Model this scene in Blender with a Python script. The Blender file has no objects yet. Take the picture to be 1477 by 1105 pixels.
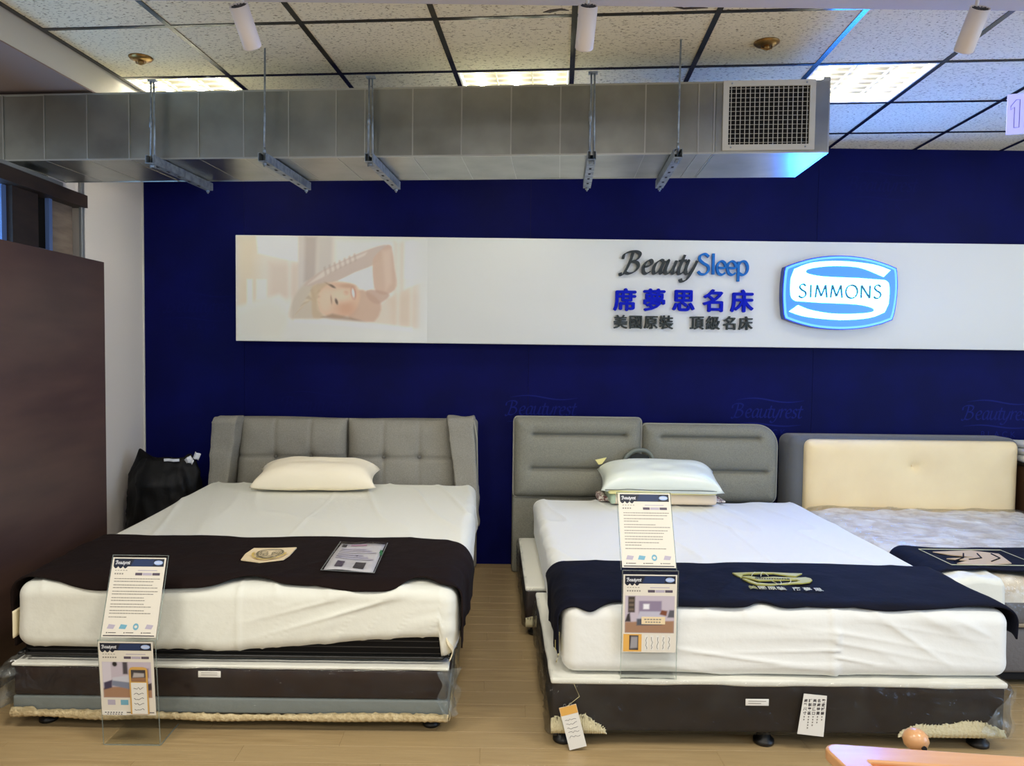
import bpy, bmesh, math, random
import numpy as np
from mathutils import Vector, Matrix

random.seed(7)
rng = np.random.default_rng(11)
SC = bpy.context.scene
COL = SC.collection
PI = math.pi

# ------------------------------------------------------------------ camera
FPX, PPX, PPY, PITCH, ROLL, CAMZ = 1090.0, 710.0, 552.5, math.radians(2.6), 0.012, 1.555
cd = bpy.data.cameras.new('camera'); cam = bpy.data.objects.new('camera', cd); COL.objects.link(cam)
cd.sensor_fit = 'HORIZONTAL'; cd.sensor_width = 36.0; cd.lens = FPX * 36.0 / 1477.0
cd.shift_x = (738.5 - PPX) / 1477.0; cd.clip_start = 0.05
_u0 = Vector((0, math.sin(PITCH), math.cos(PITCH))); _r0 = Vector((1, 0, 0))
_d = Vector((0, math.cos(PITCH), -math.sin(PITCH)))
_R = _r0 * math.cos(ROLL) + _u0 * math.sin(ROLL); _U = -_r0 * math.sin(ROLL) + _u0 * math.cos(ROLL)
m = Matrix.Identity(4)
for i in range(3):
    m[i][0] = _R[i]; m[i][1] = _U[i]; m[i][2] = -_d[i]
m[2][3] = CAMZ
cam.matrix_world = m
SC.camera = cam

# ------------------------------------------------------------------ world, big lamps, exposure
SC.view_settings.view_transform = 'Standard'
SC.view_settings.look = 'None'
SC.view_settings.gamma = 1.0
SC.view_settings.use_curve_mapping = False
SC.view_settings.exposure = 0.88
w = bpy.data.worlds.new('world'); SC.world = w; w.use_nodes = True
w.node_tree.nodes['Background'].inputs[0].default_value = (0.93, 0.95, 0.92, 1)
w.node_tree.nodes['Background'].inputs[1].default_value = 0.36

def area_lamp(name, loc, rot, sx, sy, power, col):
    l = bpy.data.lights.new(name, 'AREA'); l.shape = 'RECTANGLE'; l.size = sx; l.size_y = sy
    l.energy = power; l.color = col
    o = bpy.data.objects.new(name, l); COL.objects.link(o); o.location = loc; o.rotation_euler = rot
    return o
# the showroom's ceiling lights behind the camera
for x in (-1.9, 0.1, 2.1):
    area_lamp('showroom_ceiling_lamp', (x, 1.45, 2.95), (0, 0, 0), 0.6, 0.6, 21, (1.0, 0.96, 0.86))
    area_lamp('showroom_ceiling_lamp', (x, -1.0, 2.95), (0, 0, 0), 0.6, 1.2, 17, (1.0, 0.96, 0.90))
# added cool fill from the front right, no seen source; brightens that side
area_lamp('cool_fill_right', (5.4, 0.6, 1.6), (math.radians(90), 0, math.radians(52)), 2.4, 2.2, 52, (0.40, 0.62, 1.0))

# ------------------------------------------------------------------ materials
def c(r, g, b):
    f = lambda v: ((v / 255 + .055) / 1.055) ** 2.4 if v > 10.3 else v / 255 / 12.92
    return (f(r), f(g), f(b), 1.0)
_M = {}
def mat(name, col, rough=0.6, metal=0.0, bump=None, var=None, spec=None, stretch=None, emit=None, coat=0, sheen=0):
    """bump=(scale,strength[,detail]); var=(scale,colour2[,lo,hi]); stretch=(x,y,z) scaling of the texture space"""
    m = bpy.data.materials.new(name); m.use_nodes = True; nt = m.node_tree; b = nt.nodes['Principled BSDF']
    b.inputs['Base Color'].default_value = col; b.inputs['Roughness'].default_value = rough
    b.inputs['Metallic'].default_value = metal
    if spec is not None: b.inputs['Specular IOR Level'].default_value = spec
    if coat: b.inputs['Coat Weight'].default_value = coat; b.inputs['Coat Roughness'].default_value = .15
    if sheen: b.inputs['Sheen Weight'].default_value = sheen
    if emit:
        b.inputs['Emission Color'].default_value = emit[0]; b.inputs['Emission Strength'].default_value = emit[1]
    if bump or var:
        tc = nt.nodes.new('ShaderNodeTexCoord'); mp = nt.nodes.new('ShaderNodeMapping')
        nt.links.new(tc.outputs['Object'], mp.inputs['Vector'])
        if stretch: mp.inputs['Scale'].default_value = stretch
    if bump:
        n = nt.nodes.new('ShaderNodeTexNoise'); n.inputs['Scale'].default_value = bump[0]
        n.inputs['Detail'].default_value = bump[2] if len(bump) > 2 else 3
        nt.links.new(mp.outputs[0], n.inputs['Vector'])
        bm = nt.nodes.new('ShaderNodeBump'); bm.inputs['Strength'].default_value = bump[1]; bm.inputs['Distance'].default_value = 0.01
        nt.links.new(n.outputs['Fac'], bm.inputs['Height']); nt.links.new(bm.outputs[0], b.inputs['Normal'])
    if var:
        n = nt.nodes.new('ShaderNodeTexNoise'); n.inputs['Scale'].default_value = var[0]; n.inputs['Detail'].default_value = 4
        nt.links.new(mp.outputs[0], n.inputs['Vector'])
        r = nt.nodes.new('ShaderNodeValToRGB'); lo, hi = (var[2], var[3]) if len(var) > 3 else (.35, .65)
        r.color_ramp.elements[0].position = lo; r.color_ramp.elements[1].position = hi
        r.color_ramp.elements[0].color = col; r.color_ramp.elements[1].color = var[1]
        nt.links.new(n.outputs['Fac'], r.inputs[0]); nt.links.new(r.outputs[0], b.inputs['Base Color'])
    _M[name] = m
    return m

def vcol_mat(name, rough=.4, emit=0.0):
    m = bpy.data.materials.new(name); m.use_nodes = True; nt = m.node_tree; b = nt.nodes['Principled BSDF']
    a = nt.nodes.new('ShaderNodeVertexColor'); a.layer_name = 'print'
    nt.links.new(a.outputs[0], b.inputs['Base Color']); b.inputs['Roughness'].default_value = rough
    return m

def clear_mat(name, tint, gloss_rough=.08, base_fac=.06, bump=None, film=0.0, film_col=(1, 1, 1, 1), fres=.45):
    """thin clear plastic: transparent + fresnel gloss, optional milky film"""
    m = bpy.data.materials.new(name); m.use_nodes = True; nt = m.node_tree; nt.nodes.clear()
    out = nt.nodes.new('ShaderNodeOutputMaterial'); t = nt.nodes.new('ShaderNodeBsdfTransparent'); t.inputs[0].default_value = tint
    g = nt.nodes.new('ShaderNodeBsdfGlossy'); g.inputs['Roughness'].default_value = gloss_rough
    lw = nt.nodes.new('ShaderNodeLayerWeight'); lw.inputs[0].default_value = .25
    ma = nt.nodes.new('ShaderNodeMath'); ma.operation = 'MULTIPLY_ADD'; ma.inputs[1].default_value = fres; ma.inputs[2].default_value = base_fac
    nt.links.new(lw.outputs['Fresnel'], ma.inputs[0])
    mx = nt.nodes.new('ShaderNodeMixShader'); nt.links.new(ma.outputs[0], mx.inputs[0])
    if film:
        d = nt.nodes.new('ShaderNodeBsdfDiffuse'); d.inputs[0].default_value = film_col
        mf = nt.nodes.new('ShaderNodeMixShader')
        if bump:
            tc2 = nt.nodes.new('ShaderNodeTexCoord'); n2 = nt.nodes.new('ShaderNodeTexNoise'); n2.inputs['Scale'].default_value = bump[0] * .6
            nt.links.new(tc2.outputs['Object'], n2.inputs['Vector'])
            mr = nt.nodes.new('ShaderNodeMapRange'); mr.inputs[1].default_value = .42; mr.inputs[2].default_value = .75
            mr.inputs[3].default_value = film * .3; mr.inputs[4].default_value = film * 2
            nt.links.new(n2.outputs['Fac'], mr.inputs[0]); nt.links.new(mr.outputs[0], mf.inputs[0])
        else: mf.inputs[0].default_value = film
        nt.links.new(t.outputs[0], mf.inputs[1]); nt.links.new(d.outputs[0], mf.inputs[2]); nt.links.new(mf.outputs[0], mx.inputs[1])
    else: nt.links.new(t.outputs[0], mx.inputs[1])
    nt.links.new(g.outputs[0], mx.inputs[2])
    if bump:
        tc = nt.nodes.new('ShaderNodeTexCoord'); n = nt.nodes.new('ShaderNodeTexNoise'); n.inputs['Scale'].default_value = bump[0]; n.inputs['Detail'].default_value = 4
        n.inputs['Distortion'].default_value = 1.2
        nt.links.new(tc.outputs['Object'], n.inputs['Vector'])
        bm = nt.nodes.new('ShaderNodeBump'); bm.inputs['Strength'].default_value = bump[1]; bm.inputs['Distance'].default_value = .02
        nt.links.new(n.outputs['Fac'], bm.inputs['Height']); nt.links.new(bm.outputs[0], g.inputs['Normal'])
    nt.links.new(mx.outputs[0], out.inputs[0])
    return m

def plank_mat(name, c1, c2, c3, stretch):
    m = mat(name, c1, .38, bump=(14, .12), var=(5, c2, .3, .7), stretch=stretch)
    nt = m.node_tree; b = nt.nodes['Principled BSDF']; lk = b.inputs['Base Color'].links[0]; src = lk.from_socket
    oi = nt.nodes.new('ShaderNodeObjectInfo'); mx = nt.nodes.new('ShaderNodeMix'); mx.data_type = 'RGBA'
    mu = nt.nodes.new('ShaderNodeMath'); mu.operation = 'MULTIPLY'; mu.inputs[1].default_value = .75
    nt.links.new(oi.outputs['Random'], mu.inputs[0]); nt.links.new(mu.outputs[0], mx.inputs[0])
    nt.links.new(src, mx.inputs[6]); mx.inputs[7].default_value = c3; nt.links.new(mx.outputs[2], b.inputs['Base Color'])
    return m

def tile_mat():
    m = mat('ceiling_tile_mineral', c(214, 206, 182), .9)
    nt = m.node_tree; b = nt.nodes['Principled BSDF']
    tc = nt.nodes.new('ShaderNodeTexCoord'); mp = nt.nodes.new('ShaderNodeMapping'); mp.inputs['Scale'].default_value = (1, 2.4, 1)
    oi = nt.nodes.new('ShaderNodeObjectInfo'); mul = nt.nodes.new('ShaderNodeVectorMath'); mul.operation = 'SCALE'; mul.inputs[0].default_value = (9, 5, 7)
    nt.links.new(oi.outputs['Random'], mul.inputs['Scale']); ad = nt.nodes.new('ShaderNodeVectorMath')
    nt.links.new(tc.outputs['Object'], ad.inputs[0]); nt.links.new(mul.outputs[0], ad.inputs[1]); nt.links.new(ad.outputs[0], mp.inputs[0])
    n = nt.nodes.new('ShaderNodeTexNoise'); n.inputs['Scale'].default_value = 58; n.inputs['Detail'].default_value = 2; n.inputs['Roughness'].default_value = .6
    nt.links.new(mp.outputs[0], n.inputs['Vector'])
    r = nt.nodes.new('ShaderNodeValToRGB'); r.color_ramp.elements[0].position = .335; r.color_ramp.elements[1].position = .42
    r.color_ramp.elements[0].color = c(146, 130, 100); r.color_ramp.elements[1].color = c(238, 230, 206)
    nt.links.new(n.outputs['Fac'], r.inputs[0]); nt.links.new(r.outputs[0], b.inputs['Base Color'])
    bm = nt.nodes.new('ShaderNodeBump'); bm.inputs['Strength'].default_value = .5; bm.inputs['Distance'].default_value = .006
    nt.links.new(r.outputs[0], bm.inputs['Height']); nt.links.new(bm.outputs[0], b.inputs['Normal'])
    return m

m_white_wall = mat('white_paint', c(228, 220, 211), .8, bump=(60, .05))
m_blue = mat('navy_wallpaper', c(4, 9, 80), .5, bump=(220, .12), var=(3, c(3, 7, 68)), spec=.10)
m_blue_print = mat('wallpaper_tone_print', c(18, 27, 106), .5, spec=.1)
m_blue_print2 = mat('wallpaper_tone_print_dim', c(6, 11, 80), .5, spec=.10)
m_floor = mat('floor_joint', c(120, 100, 70), .7)
m_plank = plank_mat('oak_vinyl_plank', c(180, 155, 113), c(156, 131, 92), c(168, 144, 104), (.7, 9, 1))
m_tile = tile_mat()
m_tbar = mat('black_gloss_tbar', c(24, 22, 24), .22, spec=.6)
m_slab = mat('ceiling_plenum', c(190, 184, 166), .9)
m_beam = mat('beam_paint', c(196, 192, 198), .75, bump=(40, .05))
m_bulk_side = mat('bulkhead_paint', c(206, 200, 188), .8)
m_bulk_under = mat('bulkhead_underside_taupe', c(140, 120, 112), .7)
m_galv = mat('galvanised_steel', c(172, 174, 166), .31, 1.0, bump=(6, .2), var=(4, c(150, 152, 144)), spec=.5)
m_galv2 = mat('galvanised_seam', c(196, 198, 192), .3, 1.0)
m_strut = mat('zinc_strut', c(168, 178, 186), .45, .7, var=(30, c(130, 140, 150)))
m_hole = mat('strut_slot_dark', c(16, 16, 18), .8)
m_grille = mat('grille_off_white', c(206, 202, 190), .5)
m_black = mat('duct_inside_black', c(10, 9, 9), .9)
m_fixture = mat('fixture_white', c(228, 228, 222), .4)
m_tube = mat('fluorescent_tube', c(255, 250, 240), .4, emit=((1, .96, .84, 1), 26))
m_reflect = mat('fixture_reflector', c(240, 236, 220), .35, emit=((1, .93, .74, 1), 5.0))
m_louvre = mat('fixture_louvre', c(236, 232, 205), .3)
m_brass = mat('brass_cover', c(176, 140, 84), .35, .9, var=(25, c(120, 88, 46)))
m_spot = mat('spot_white', c(222, 214, 212), .45)
m_fin = mat('spot_black_fin', c(14, 14, 15), .55)
m_signw = mat('sign_board_white', c(236, 237, 233), .4)
m_signedge = mat('sign_board_edge', c(190, 190, 190), .4)
m_letgrey = mat('letter_graphite', c(54, 60, 62), .35, .4)
m_letblue = mat('letter_azure', c(34, 116, 200), .6, spec=.2)
m_letnavy = mat('letter_royal_blue', c(14, 32, 190), .65, spec=.12)
m_letgrn = mat('letter_dark_grey', c(62, 68, 66), .6, spec=.2)
m_logoside = mat('logo_side_blue', c(18, 62, 150), .3)
m_logoblue = mat('logo_lit_blue', c(10, 60, 180), .3, emit=((.005, .021, 1.0, 1), 8))
m_logorim = mat('logo_lit_rim', c(60, 120, 220), .3, emit=((.012, .042, 1.0, 1), 8))
m_logowhite = mat('logo_lit_white', c(250, 252, 255), .3, emit=((.025, .28, 1.0, 1), 36))
m_logotxt = mat('logo_lettering_teal', c(60, 124, 156), .5)
m_partition = mat('dark_walnut_laminate', c(96, 72, 64), .45, bump=(9, .06), var=(3.2, c(78, 58, 54), .3, .7), stretch=(1, .6, 3.2))
m_frame_dk = mat('dark_brown_frame', c(62, 48, 38), .5, var=(5, c(48, 36, 30)), stretch=(1, 1, 4))
m_panel_lt = mat('taupe_wood_panel', c(140, 124, 108), .5, var=(5, c(120, 104, 90)), stretch=(1, 1, 7))
m_alu = mat('grey_aluminium', c(160, 164, 164), .4, .6)
m_bluestrip = mat('blue_edge_film', c(104, 130, 180), .4)
m_blind = mat('window_daylight_blind', c(170, 210, 240), .6, emit=((.42, .72, 1.0, 1), .75))
m_hbgrey = mat('grey_linen_weave', c(150, 147, 137), .85, bump=(420, .3), var=(160, c(134, 131, 122)))
m_hbgrey2 = mat('grey_linen_weave_warm', c(138, 137, 124), .85, bump=(420, .3), var=(160, c(122, 121, 110)))
m_piping = mat('grey_piping', c(150, 148, 138), .8)
m_button = mat('grey_button', c(112, 110, 104), .8)
m_cream = mat('cream_leatherette', c(246, 224, 176), .5, bump=(90, .08), var=(3, c(238, 214, 166)))
m_hb3 = mat('grey_velvet', c(92, 94, 96), .75, bump=(300, .2), sheen=.3)
m_sheet = mat('white_cotton_sheet', c(226, 226, 214), .85, bump=(26, .22, 5), sheen=.1)
m_sheet2 = mat('white_cotton_sheet_cool', c(228, 229, 224), .85, bump=(26, .22, 5), sheen=.1)
m_sheetin = mat('cream_sheet_lining', c(232, 220, 186), .85)
def pinstripe():
    m = mat('black_pinstripe_ticking', c(16, 16, 18), .55)
    nt = m.node_tree; b = nt.nodes['Principled BSDF']; tc = nt.nodes.new('ShaderNodeTexCoord')
    wv = nt.nodes.new('ShaderNodeTexWave'); wv.bands_direction = 'Z'; wv.inputs['Scale'].default_value = 12.5
    nt.links.new(tc.outputs['Object'], wv.inputs['Vector']); r = nt.nodes.new('ShaderNodeValToRGB')
    r.color_ramp.elements[0].position = .90; r.color_ramp.elements[1].position = .97
    r.color_ramp.elements[0].color = c(9, 9, 10); r.color_ramp.elements[1].color = c(52, 50, 48)
    b.inputs['Specular IOR Level'].default_value = .15
    nt.links.new(wv.outputs['Fac'], r.inputs[0]); nt.links.new(r.outputs[0], b.inputs['Base Color'])
    return m
m_pin = pinstripe()
m_basebrown = mat('dark_brown_base_fabric', c(48, 35, 31), .8, var=(14, c(42, 31, 29)), spec=.2)
m_basechar = mat('charcoal_base_fabric', c(44, 37, 33), .8, var=(22, c(39, 33, 31)), spec=.2)
m_baseedge = mat('white_base_top', c(222, 220, 208), .7, bump=(30, .2))
m_basegrey = mat('grey_base_band', c(132, 140, 138), .5, bump=(24, .3))
m_lining = mat('cream_lining_felt', c(216, 198, 156), .95, bump=(90, .6), var=(40, c(190, 170, 128)))
m_fleece = mat('cream_torn_fleece', c(238, 228, 190), .95, bump=(120, .6))
m_foot = mat('black_foot_plastic', c(14, 14, 14), .4)
m_wrap = clear_mat('clear_plastic_wrap', (.985, .99, .988, 1), .06, .02, bump=(13, 1.0), film=.012, film_col=c(190, 205, 205))
m_wrap2 = clear_mat('crumpled_plastic_wrap', (.96, .98, .98, 1), .12, .06, bump=(16, 1.0), film=.11, film_col=c(205, 214, 212))
m_acryl = clear_mat('clear_acrylic', (.985, .992, .988, 1), .03, .004, fres=.18)
m_acryledge = clear_mat('acrylic_edge', (.82, .9, .87, 1), .05, .08, film=.25, film_col=c(190, 200, 196))
m_runbrown = mat('dark_brown_plush', c(25, 13, 10), .9, bump=(26, .3, 4), var=(9, c(22, 12, 10)), spec=.2)
m_runnavy = mat('navy_plush', c(7, 8, 26), .85, bump=(22, .3, 4), var=(9, c(6, 7, 22)), spec=.2)
m_gold = mat('gold_embroidery', c(176, 172, 84), .55)
m_palegold = mat('pale_thread', c(206, 206, 170), .6)
m_tanprint = mat('tan_print', c(196, 172, 138), .7)
m_patch = mat('cream_patch', c(228, 208, 168), .8)
m_patchink = mat('patch_ink_olive', c(120, 112, 84), .8)
m_patchyel = mat('patch_yellow', c(206, 178, 96), .8)
m_pillow = mat('cream_pillow_cotton', c(246, 236, 212), .85, bump=(14, .25, 4))
m_pilw = mat('white_satin_pillow', c(226, 232, 220), .35, bump=(12, .18, 4), coat=.3)
m_pily = mat('pale_yellow_gusset', c(232, 222, 150), .6)
m_pilbox = mat('beige_latex_pillow', c(222, 204, 180), .75, bump=(30, .1))
m_piln = mat('mint_edge', c(170, 188, 164), .6)
m_strap = mat('dark_olive_strap', c(108, 114, 104), .6)
m_bagdark = mat('dark_bag_cloth', c(36, 40, 38), .7)
m_bag = mat('black_bin_bag', c(5, 4, 4), .55, spec=.25, bump=(12, .5, 4), var=(6, c(20, 13, 8), .55, .8))
m_tissue = mat('white_tissue', c(220, 222, 228), .8)
m_paper = mat('poster_paper', c(222, 216, 202), .5)
m_paperw = mat('white_paper', c(226, 224, 216), .6)
m_ink = mat('poster_navy_ink', c(16, 26, 46), .4)
m_ink2 = mat('poster_blue_ink', c(44, 74, 132), .4)
m_inkg = mat('poster_grey_text', c(138, 134, 126), .5)
m_inkd = mat('poster_dark_text', c(66, 62, 66), .5)
m_inkl = mat('poster_lilac', c(178, 170, 186), .5)
m_inkc = mat('poster_cyan', c(112, 168, 190), .5)
m_inkw = mat('poster_white_ink', c(238, 240, 244), .5)
m_inko = mat('poster_orange', c(222, 170, 84), .5)
m_inkp = mat('poster_plum', c(84, 74, 90), .5)
m_tag = mat('kraft_tag_edge', c(204, 160, 84), .6)
m_wood = mat('orange_beech_wood', c(206, 158, 112), .32, bump=(5, .05), var=(3, c(194, 140, 90), .3, .75), stretch=(1, 7, 7), coat=.25)
m_wood2 = mat('orange_beech_edge', c(190, 112, 52), .35, var=(3, c(170, 96, 44)), stretch=(1, 5, 5))
m_quilt = mat('beige_quilt_ticking', c(240, 234, 218), .75, bump=(7, .5, 2), var=(11, c(214, 200, 174), .40, .62))
m_navstand = mat('brown_cabinet', c(84, 58, 36), .5)
m_signl = mat('lilac_sign_panel', c(196, 192, 246), .4, emit=((.40, .42, .95, 1), .35))
m_signl2 = mat('lilac_sign_line', c(96, 92, 176), .4)
m_floral = mat('floral_pouch_print', c(216, 206, 196), .6, var=(60, c(110, 50, 50), .48, .56))
m_print = vcol_mat('colour_print', .35)
m_sleeve = clear_mat('document_sleeve', (.985, .988, .99, 1), .12, .03, bump=(24, .5))
m_string = mat('pale_string', c(226, 214, 160), .7)

# ------------------------------------------------------------------ mesh helpers
def wloc(o):
    v = Vector((0, 0, 0))
    while o is not None: v += o.location; o = o.parent
    return v
def put(name, me, material=None, par=None, smooth=False, world=True):
    if material is not None and not me.materials: me.materials.append(material)
    if smooth: me.polygons.foreach_set('use_smooth', [True] * len(me.polygons))
    o = bpy.data.objects.new(name, me); COL.objects.link(o)
    if par is not None:
        o.parent = par
        if world: o.location = -wloc(par)
    return o
def raw(name, V, Fc):
    me = bpy.data.meshes.new(name)
    V = V.tolist() if hasattr(V, 'tolist') else V; Fc = Fc.tolist() if hasattr(Fc, 'tolist') else Fc
    me.from_pydata(V, [], Fc); me.update(); return me
def mk(name, V, Fc, material, par=None, smooth=False, world=True):
    return put(name, raw(name, V, Fc), material, par, smooth, world)
def tag(o, label, cat, group=None, kind=None):
    if label: o['label'] = label
    if cat: o['category'] = cat
    if group: o['group'] = group
    if kind: o['kind'] = kind
    return o
def thing(name, label, cat, loc=(0, 0, 0), group=None):
    o = bpy.data.objects.new(name, None); COL.objects.link(o); o.location = loc; o.empty_display_size = .1
    return tag(o, label, cat, group)
def struct(o): o['kind'] = 'structure'; return o

def join(parts):
    V = []; Fc = []; n = 0
    for v, f in parts:
        v = [tuple(p) for p in v]; V += v; Fc += [tuple(i + n for i in q) for q in f]; n += len(v)
    return V, Fc
def box(x0, x1, y0, y1, z0, z1):
    V = [(x, y, z) for z in (z0, z1) for y in (y0, y1) for x in (x0, x1)]
    return V, [(0, 2, 3, 1), (4, 5, 7, 6), (0, 1, 5, 4), (2, 6, 7, 3), (0, 4, 6, 2), (1, 3, 7, 5)]
def axis(lo, hi, r, n, k):
    a = np.linspace(lo, lo + r, k + 1); b = np.linspace(lo + r, hi - r, n + 1); d = np.linspace(hi - r, hi, k + 1)
    return np.concatenate([a, b[1:], d[1:]])
def rbox(x0, x1, y0, y1, z0, z1, r, n=(1, 1, 1), k=3, rz=None):
    """rounded box: vertices (N,3), normals (N,3), quads"""
    A = [axis(x0, x1, r, n[0], k), axis(y0, y1, r, n[1], k), axis(z0, z1, r if rz is None else rz, n[2], k)]
    L = [len(a) for a in A]; keys = []; quads = []
    def kf(i, j, q): return (i * L[1] + j) * L[2] + q
    for ax in range(3):
        b_, c_ = [(1, 2), (2, 0), (0, 1)][ax]
        J, K = np.meshgrid(np.arange(L[b_]), np.arange(L[c_]), indexing='ij')
        for side in (0, 1):
            idx = [None] * 3; idx[ax] = np.full_like(J, 0 if side == 0 else L[ax] - 1); idx[b_] = J; idx[c_] = K
            kk = kf(idx[0], idx[1], idx[2])
            q = np.stack([kk[:-1, :-1], kk[1:, :-1], kk[1:, 1:], kk[:-1, 1:]], -1).reshape(-1, 4)
            if side == 0: q = q[:, ::-1]
            quads.append(q)
    Q = np.concatenate(quads); u, inv = np.unique(Q, return_inverse=True); Q = inv.reshape(-1, 4)
    i = u // (L[1] * L[2]); j = (u // L[2]) % L[1]; q = u % L[2]
    P = np.stack([A[0][i], A[1][j], A[2][q]], -1)
    rr = np.array([r, r, r if rz is None else rz])
    lo = np.array([x0, y0, z0]) + rr; hi = np.array([x1, y1, z1]) - rr
    C = np.clip(P, lo, hi); D = (P - C) / rr; nn = np.linalg.norm(D, axis=1, keepdims=True); nn[nn == 0] = 1
    D /= nn
    return C + D * rr, D, Q
def rb(name, x0, x1, y0, y1, z0, z1, r, material, par=None, n=(1, 1, 1), k=2):
    V, N, Q = rbox(x0, x1, y0, y1, z0, z1, r, n, k)
    return mk(name, V, Q, material, par, True)
def grid(nu, nv, fn):
    V = [fn(i / nu, j / nv) for j in range(nv + 1) for i in range(nu + 1)]
    Fc = [(j * (nu + 1) + i, j * (nu + 1) + i + 1, (j + 1) * (nu + 1) + i + 1, (j + 1) * (nu + 1) + i) for j in range(nv) for i in range(nu)]
    return V, Fc
def cyl(p0, p1, r0, r1=None, n=16, caps=True):
    r1 = r0 if r1 is None else r1; p0 = Vector(p0); p1 = Vector(p1); d = (p1 - p0).normalized()
    a = d.orthogonal().normalized(); b = d.cross(a)
    V = []
    for p, r in ((p0, r0), (p1, r1)):
        V += [tuple(p + (a * math.cos(2 * PI * i / n) + b * math.sin(2 * PI * i / n)) * r) for i in range(n)]
    Fc = [(i, (i + 1) % n, n + (i + 1) % n, n + i) for i in range(n)]
    if caps: Fc += [tuple(range(n))[::-1], tuple(range(n, 2 * n))]
    return V, Fc
def tube(pts, r, n=8):
    pts = [Vector(p) for p in pts]; V = []; Fc = []
    for i, p in enumerate(pts):
        d = (pts[min(i + 1, len(pts) - 1)] - pts[max(i - 1, 0)]).normalized()
        a = d.cross(Vector((0.13, .31, 1))).normalized(); b = d.cross(a)
        V += [tuple(p + (a * math.cos(2 * PI * k / n) + b * math.sin(2 * PI * k / n)) * r) for k in range(n)]
    for i in range(len(pts) - 1):
        for k in range(n):
            Fc.append((i * n + k, i * n + (k + 1) % n, (i + 1) * n + (k + 1) % n, (i + 1) * n + k))
    Fc += [tuple(range(n))[::-1], tuple(range((len(pts) - 1) * n, len(pts) * n))]
    return V, Fc
def lathe(cx, cy, prof, n=20):
    V = []; Fc = []
    for r, z in prof: V += [(cx + r * math.cos(2 * PI * k / n), cy + r * math.sin(2 * PI * k / n), z) for k in range(n)]
    for i in range(len(prof) - 1):
        for k in range(n): Fc.append((i * n + k, i * n + (k + 1) % n, (i + 1) * n + (k + 1) % n, (i + 1) * n + k))
    Fc += [tuple(range(n))[::-1], tuple(range((len(prof) - 1) * n, len(prof) * n))]
    return V, Fc
def prism(pts, fn, t0, t1):
    """pts 2D outline (counter-clockwise seen from the front), fn(a,b,t)->xyz, t0 front, t1 back"""
    n = len(pts)
    V = [fn(a, b, t0) for a, b in pts] + [fn(a, b, t1) for a, b in pts]
    return V, [tuple(range(n)), tuple(range(2 * n - 1, n - 1, -1))] + [(i, n + i, n + (i + 1) % n, (i + 1) % n) for i in range(n)]
def smooth_path(pts, per=6, closed=False):
    P = [np.array(p, float) for p in pts]; n = len(P); out = []
    rngi = range(n if closed else n - 1)
    for i in rngi:
        g = (lambda k: P[k % n]) if closed else (lambda k: P[min(max(k, 0), n - 1)])
        p0, p1, p2, p3 = g(i - 1), g(i), g(i + 1), g(i + 2)
        for s in range(per):
            t = s / per
            out.append(.5 * ((2 * p1) + (-p0 + p2) * t + (2 * p0 - 5 * p1 + 4 * p2 - p3) * t * t + (-p0 + 3 * p1 - 3 * p2 + p3) * t ** 3))
    if not closed: out.append(P[-1])
    return [tuple(p) for p in out]

def _h(i, j, k, s):
    n = (i * 374761393 + j * 668265263 + k * 2147483647 + s * 974634541) & 0xffffffff
    n = ((n ^ (n >> 13)) * 1274126177) & 0xffffffff
    return ((n ^ (n >> 16)) & 0xffff) / 32767.5 - 1.0
def vn(P, s=0):
    P = np.asarray(P, float); I = np.floor(P).astype(np.int64); f = P - I; f = f * f * f * (f * (f * 6 - 15) + 10)
    r = 0
    for dx in (0, 1):
        for dy in (0, 1):
            for dz in (0, 1):
                wt = (f[:, 0] if dx else 1 - f[:, 0]) * (f[:, 1] if dy else 1 - f[:, 1]) * (f[:, 2] if dz else 1 - f[:, 2])
                r = r + wt * _h(I[:, 0] + dx, I[:, 1] + dy, I[:, 2] + dz, s)
    return r
def ridge(P, s=0, p=3): return (1 - np.abs(vn(P, s))) ** p
def sstep(a, b, x): t = np.clip((x - a) / (b - a), 0, 1); return t * t * (3 - 2 * t)

# text from the built-in font (falls back to its CJK face)
def text_mesh(s, size, extrude=0.0, shear=0.0, offset=0.0, res=3):
    cu = bpy.data.curves.new('t', 'FONT'); cu.body = s; cu.size = size; cu.extrude = extrude; cu.shear = shear; cu.offset = offset; cu.resolution_u = res
    o = bpy.data.objects.new('t', cu); COL.objects.link(o); bpy.context.view_layer.update()
    dg = bpy.context.evaluated_depsgraph_get(); me = bpy.data.meshes.new_from_object(o.evaluated_get(dg), depsgraph=dg)
    bpy.data.objects.remove(o); bpy.data.curves.remove(cu)
    V = np.array([tuple(v.co) for v in me.vertices]); Fc = [tuple(p.vertices) for p in me.polygons]; bpy.data.meshes.remove(me)
    return V, Fc
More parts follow.
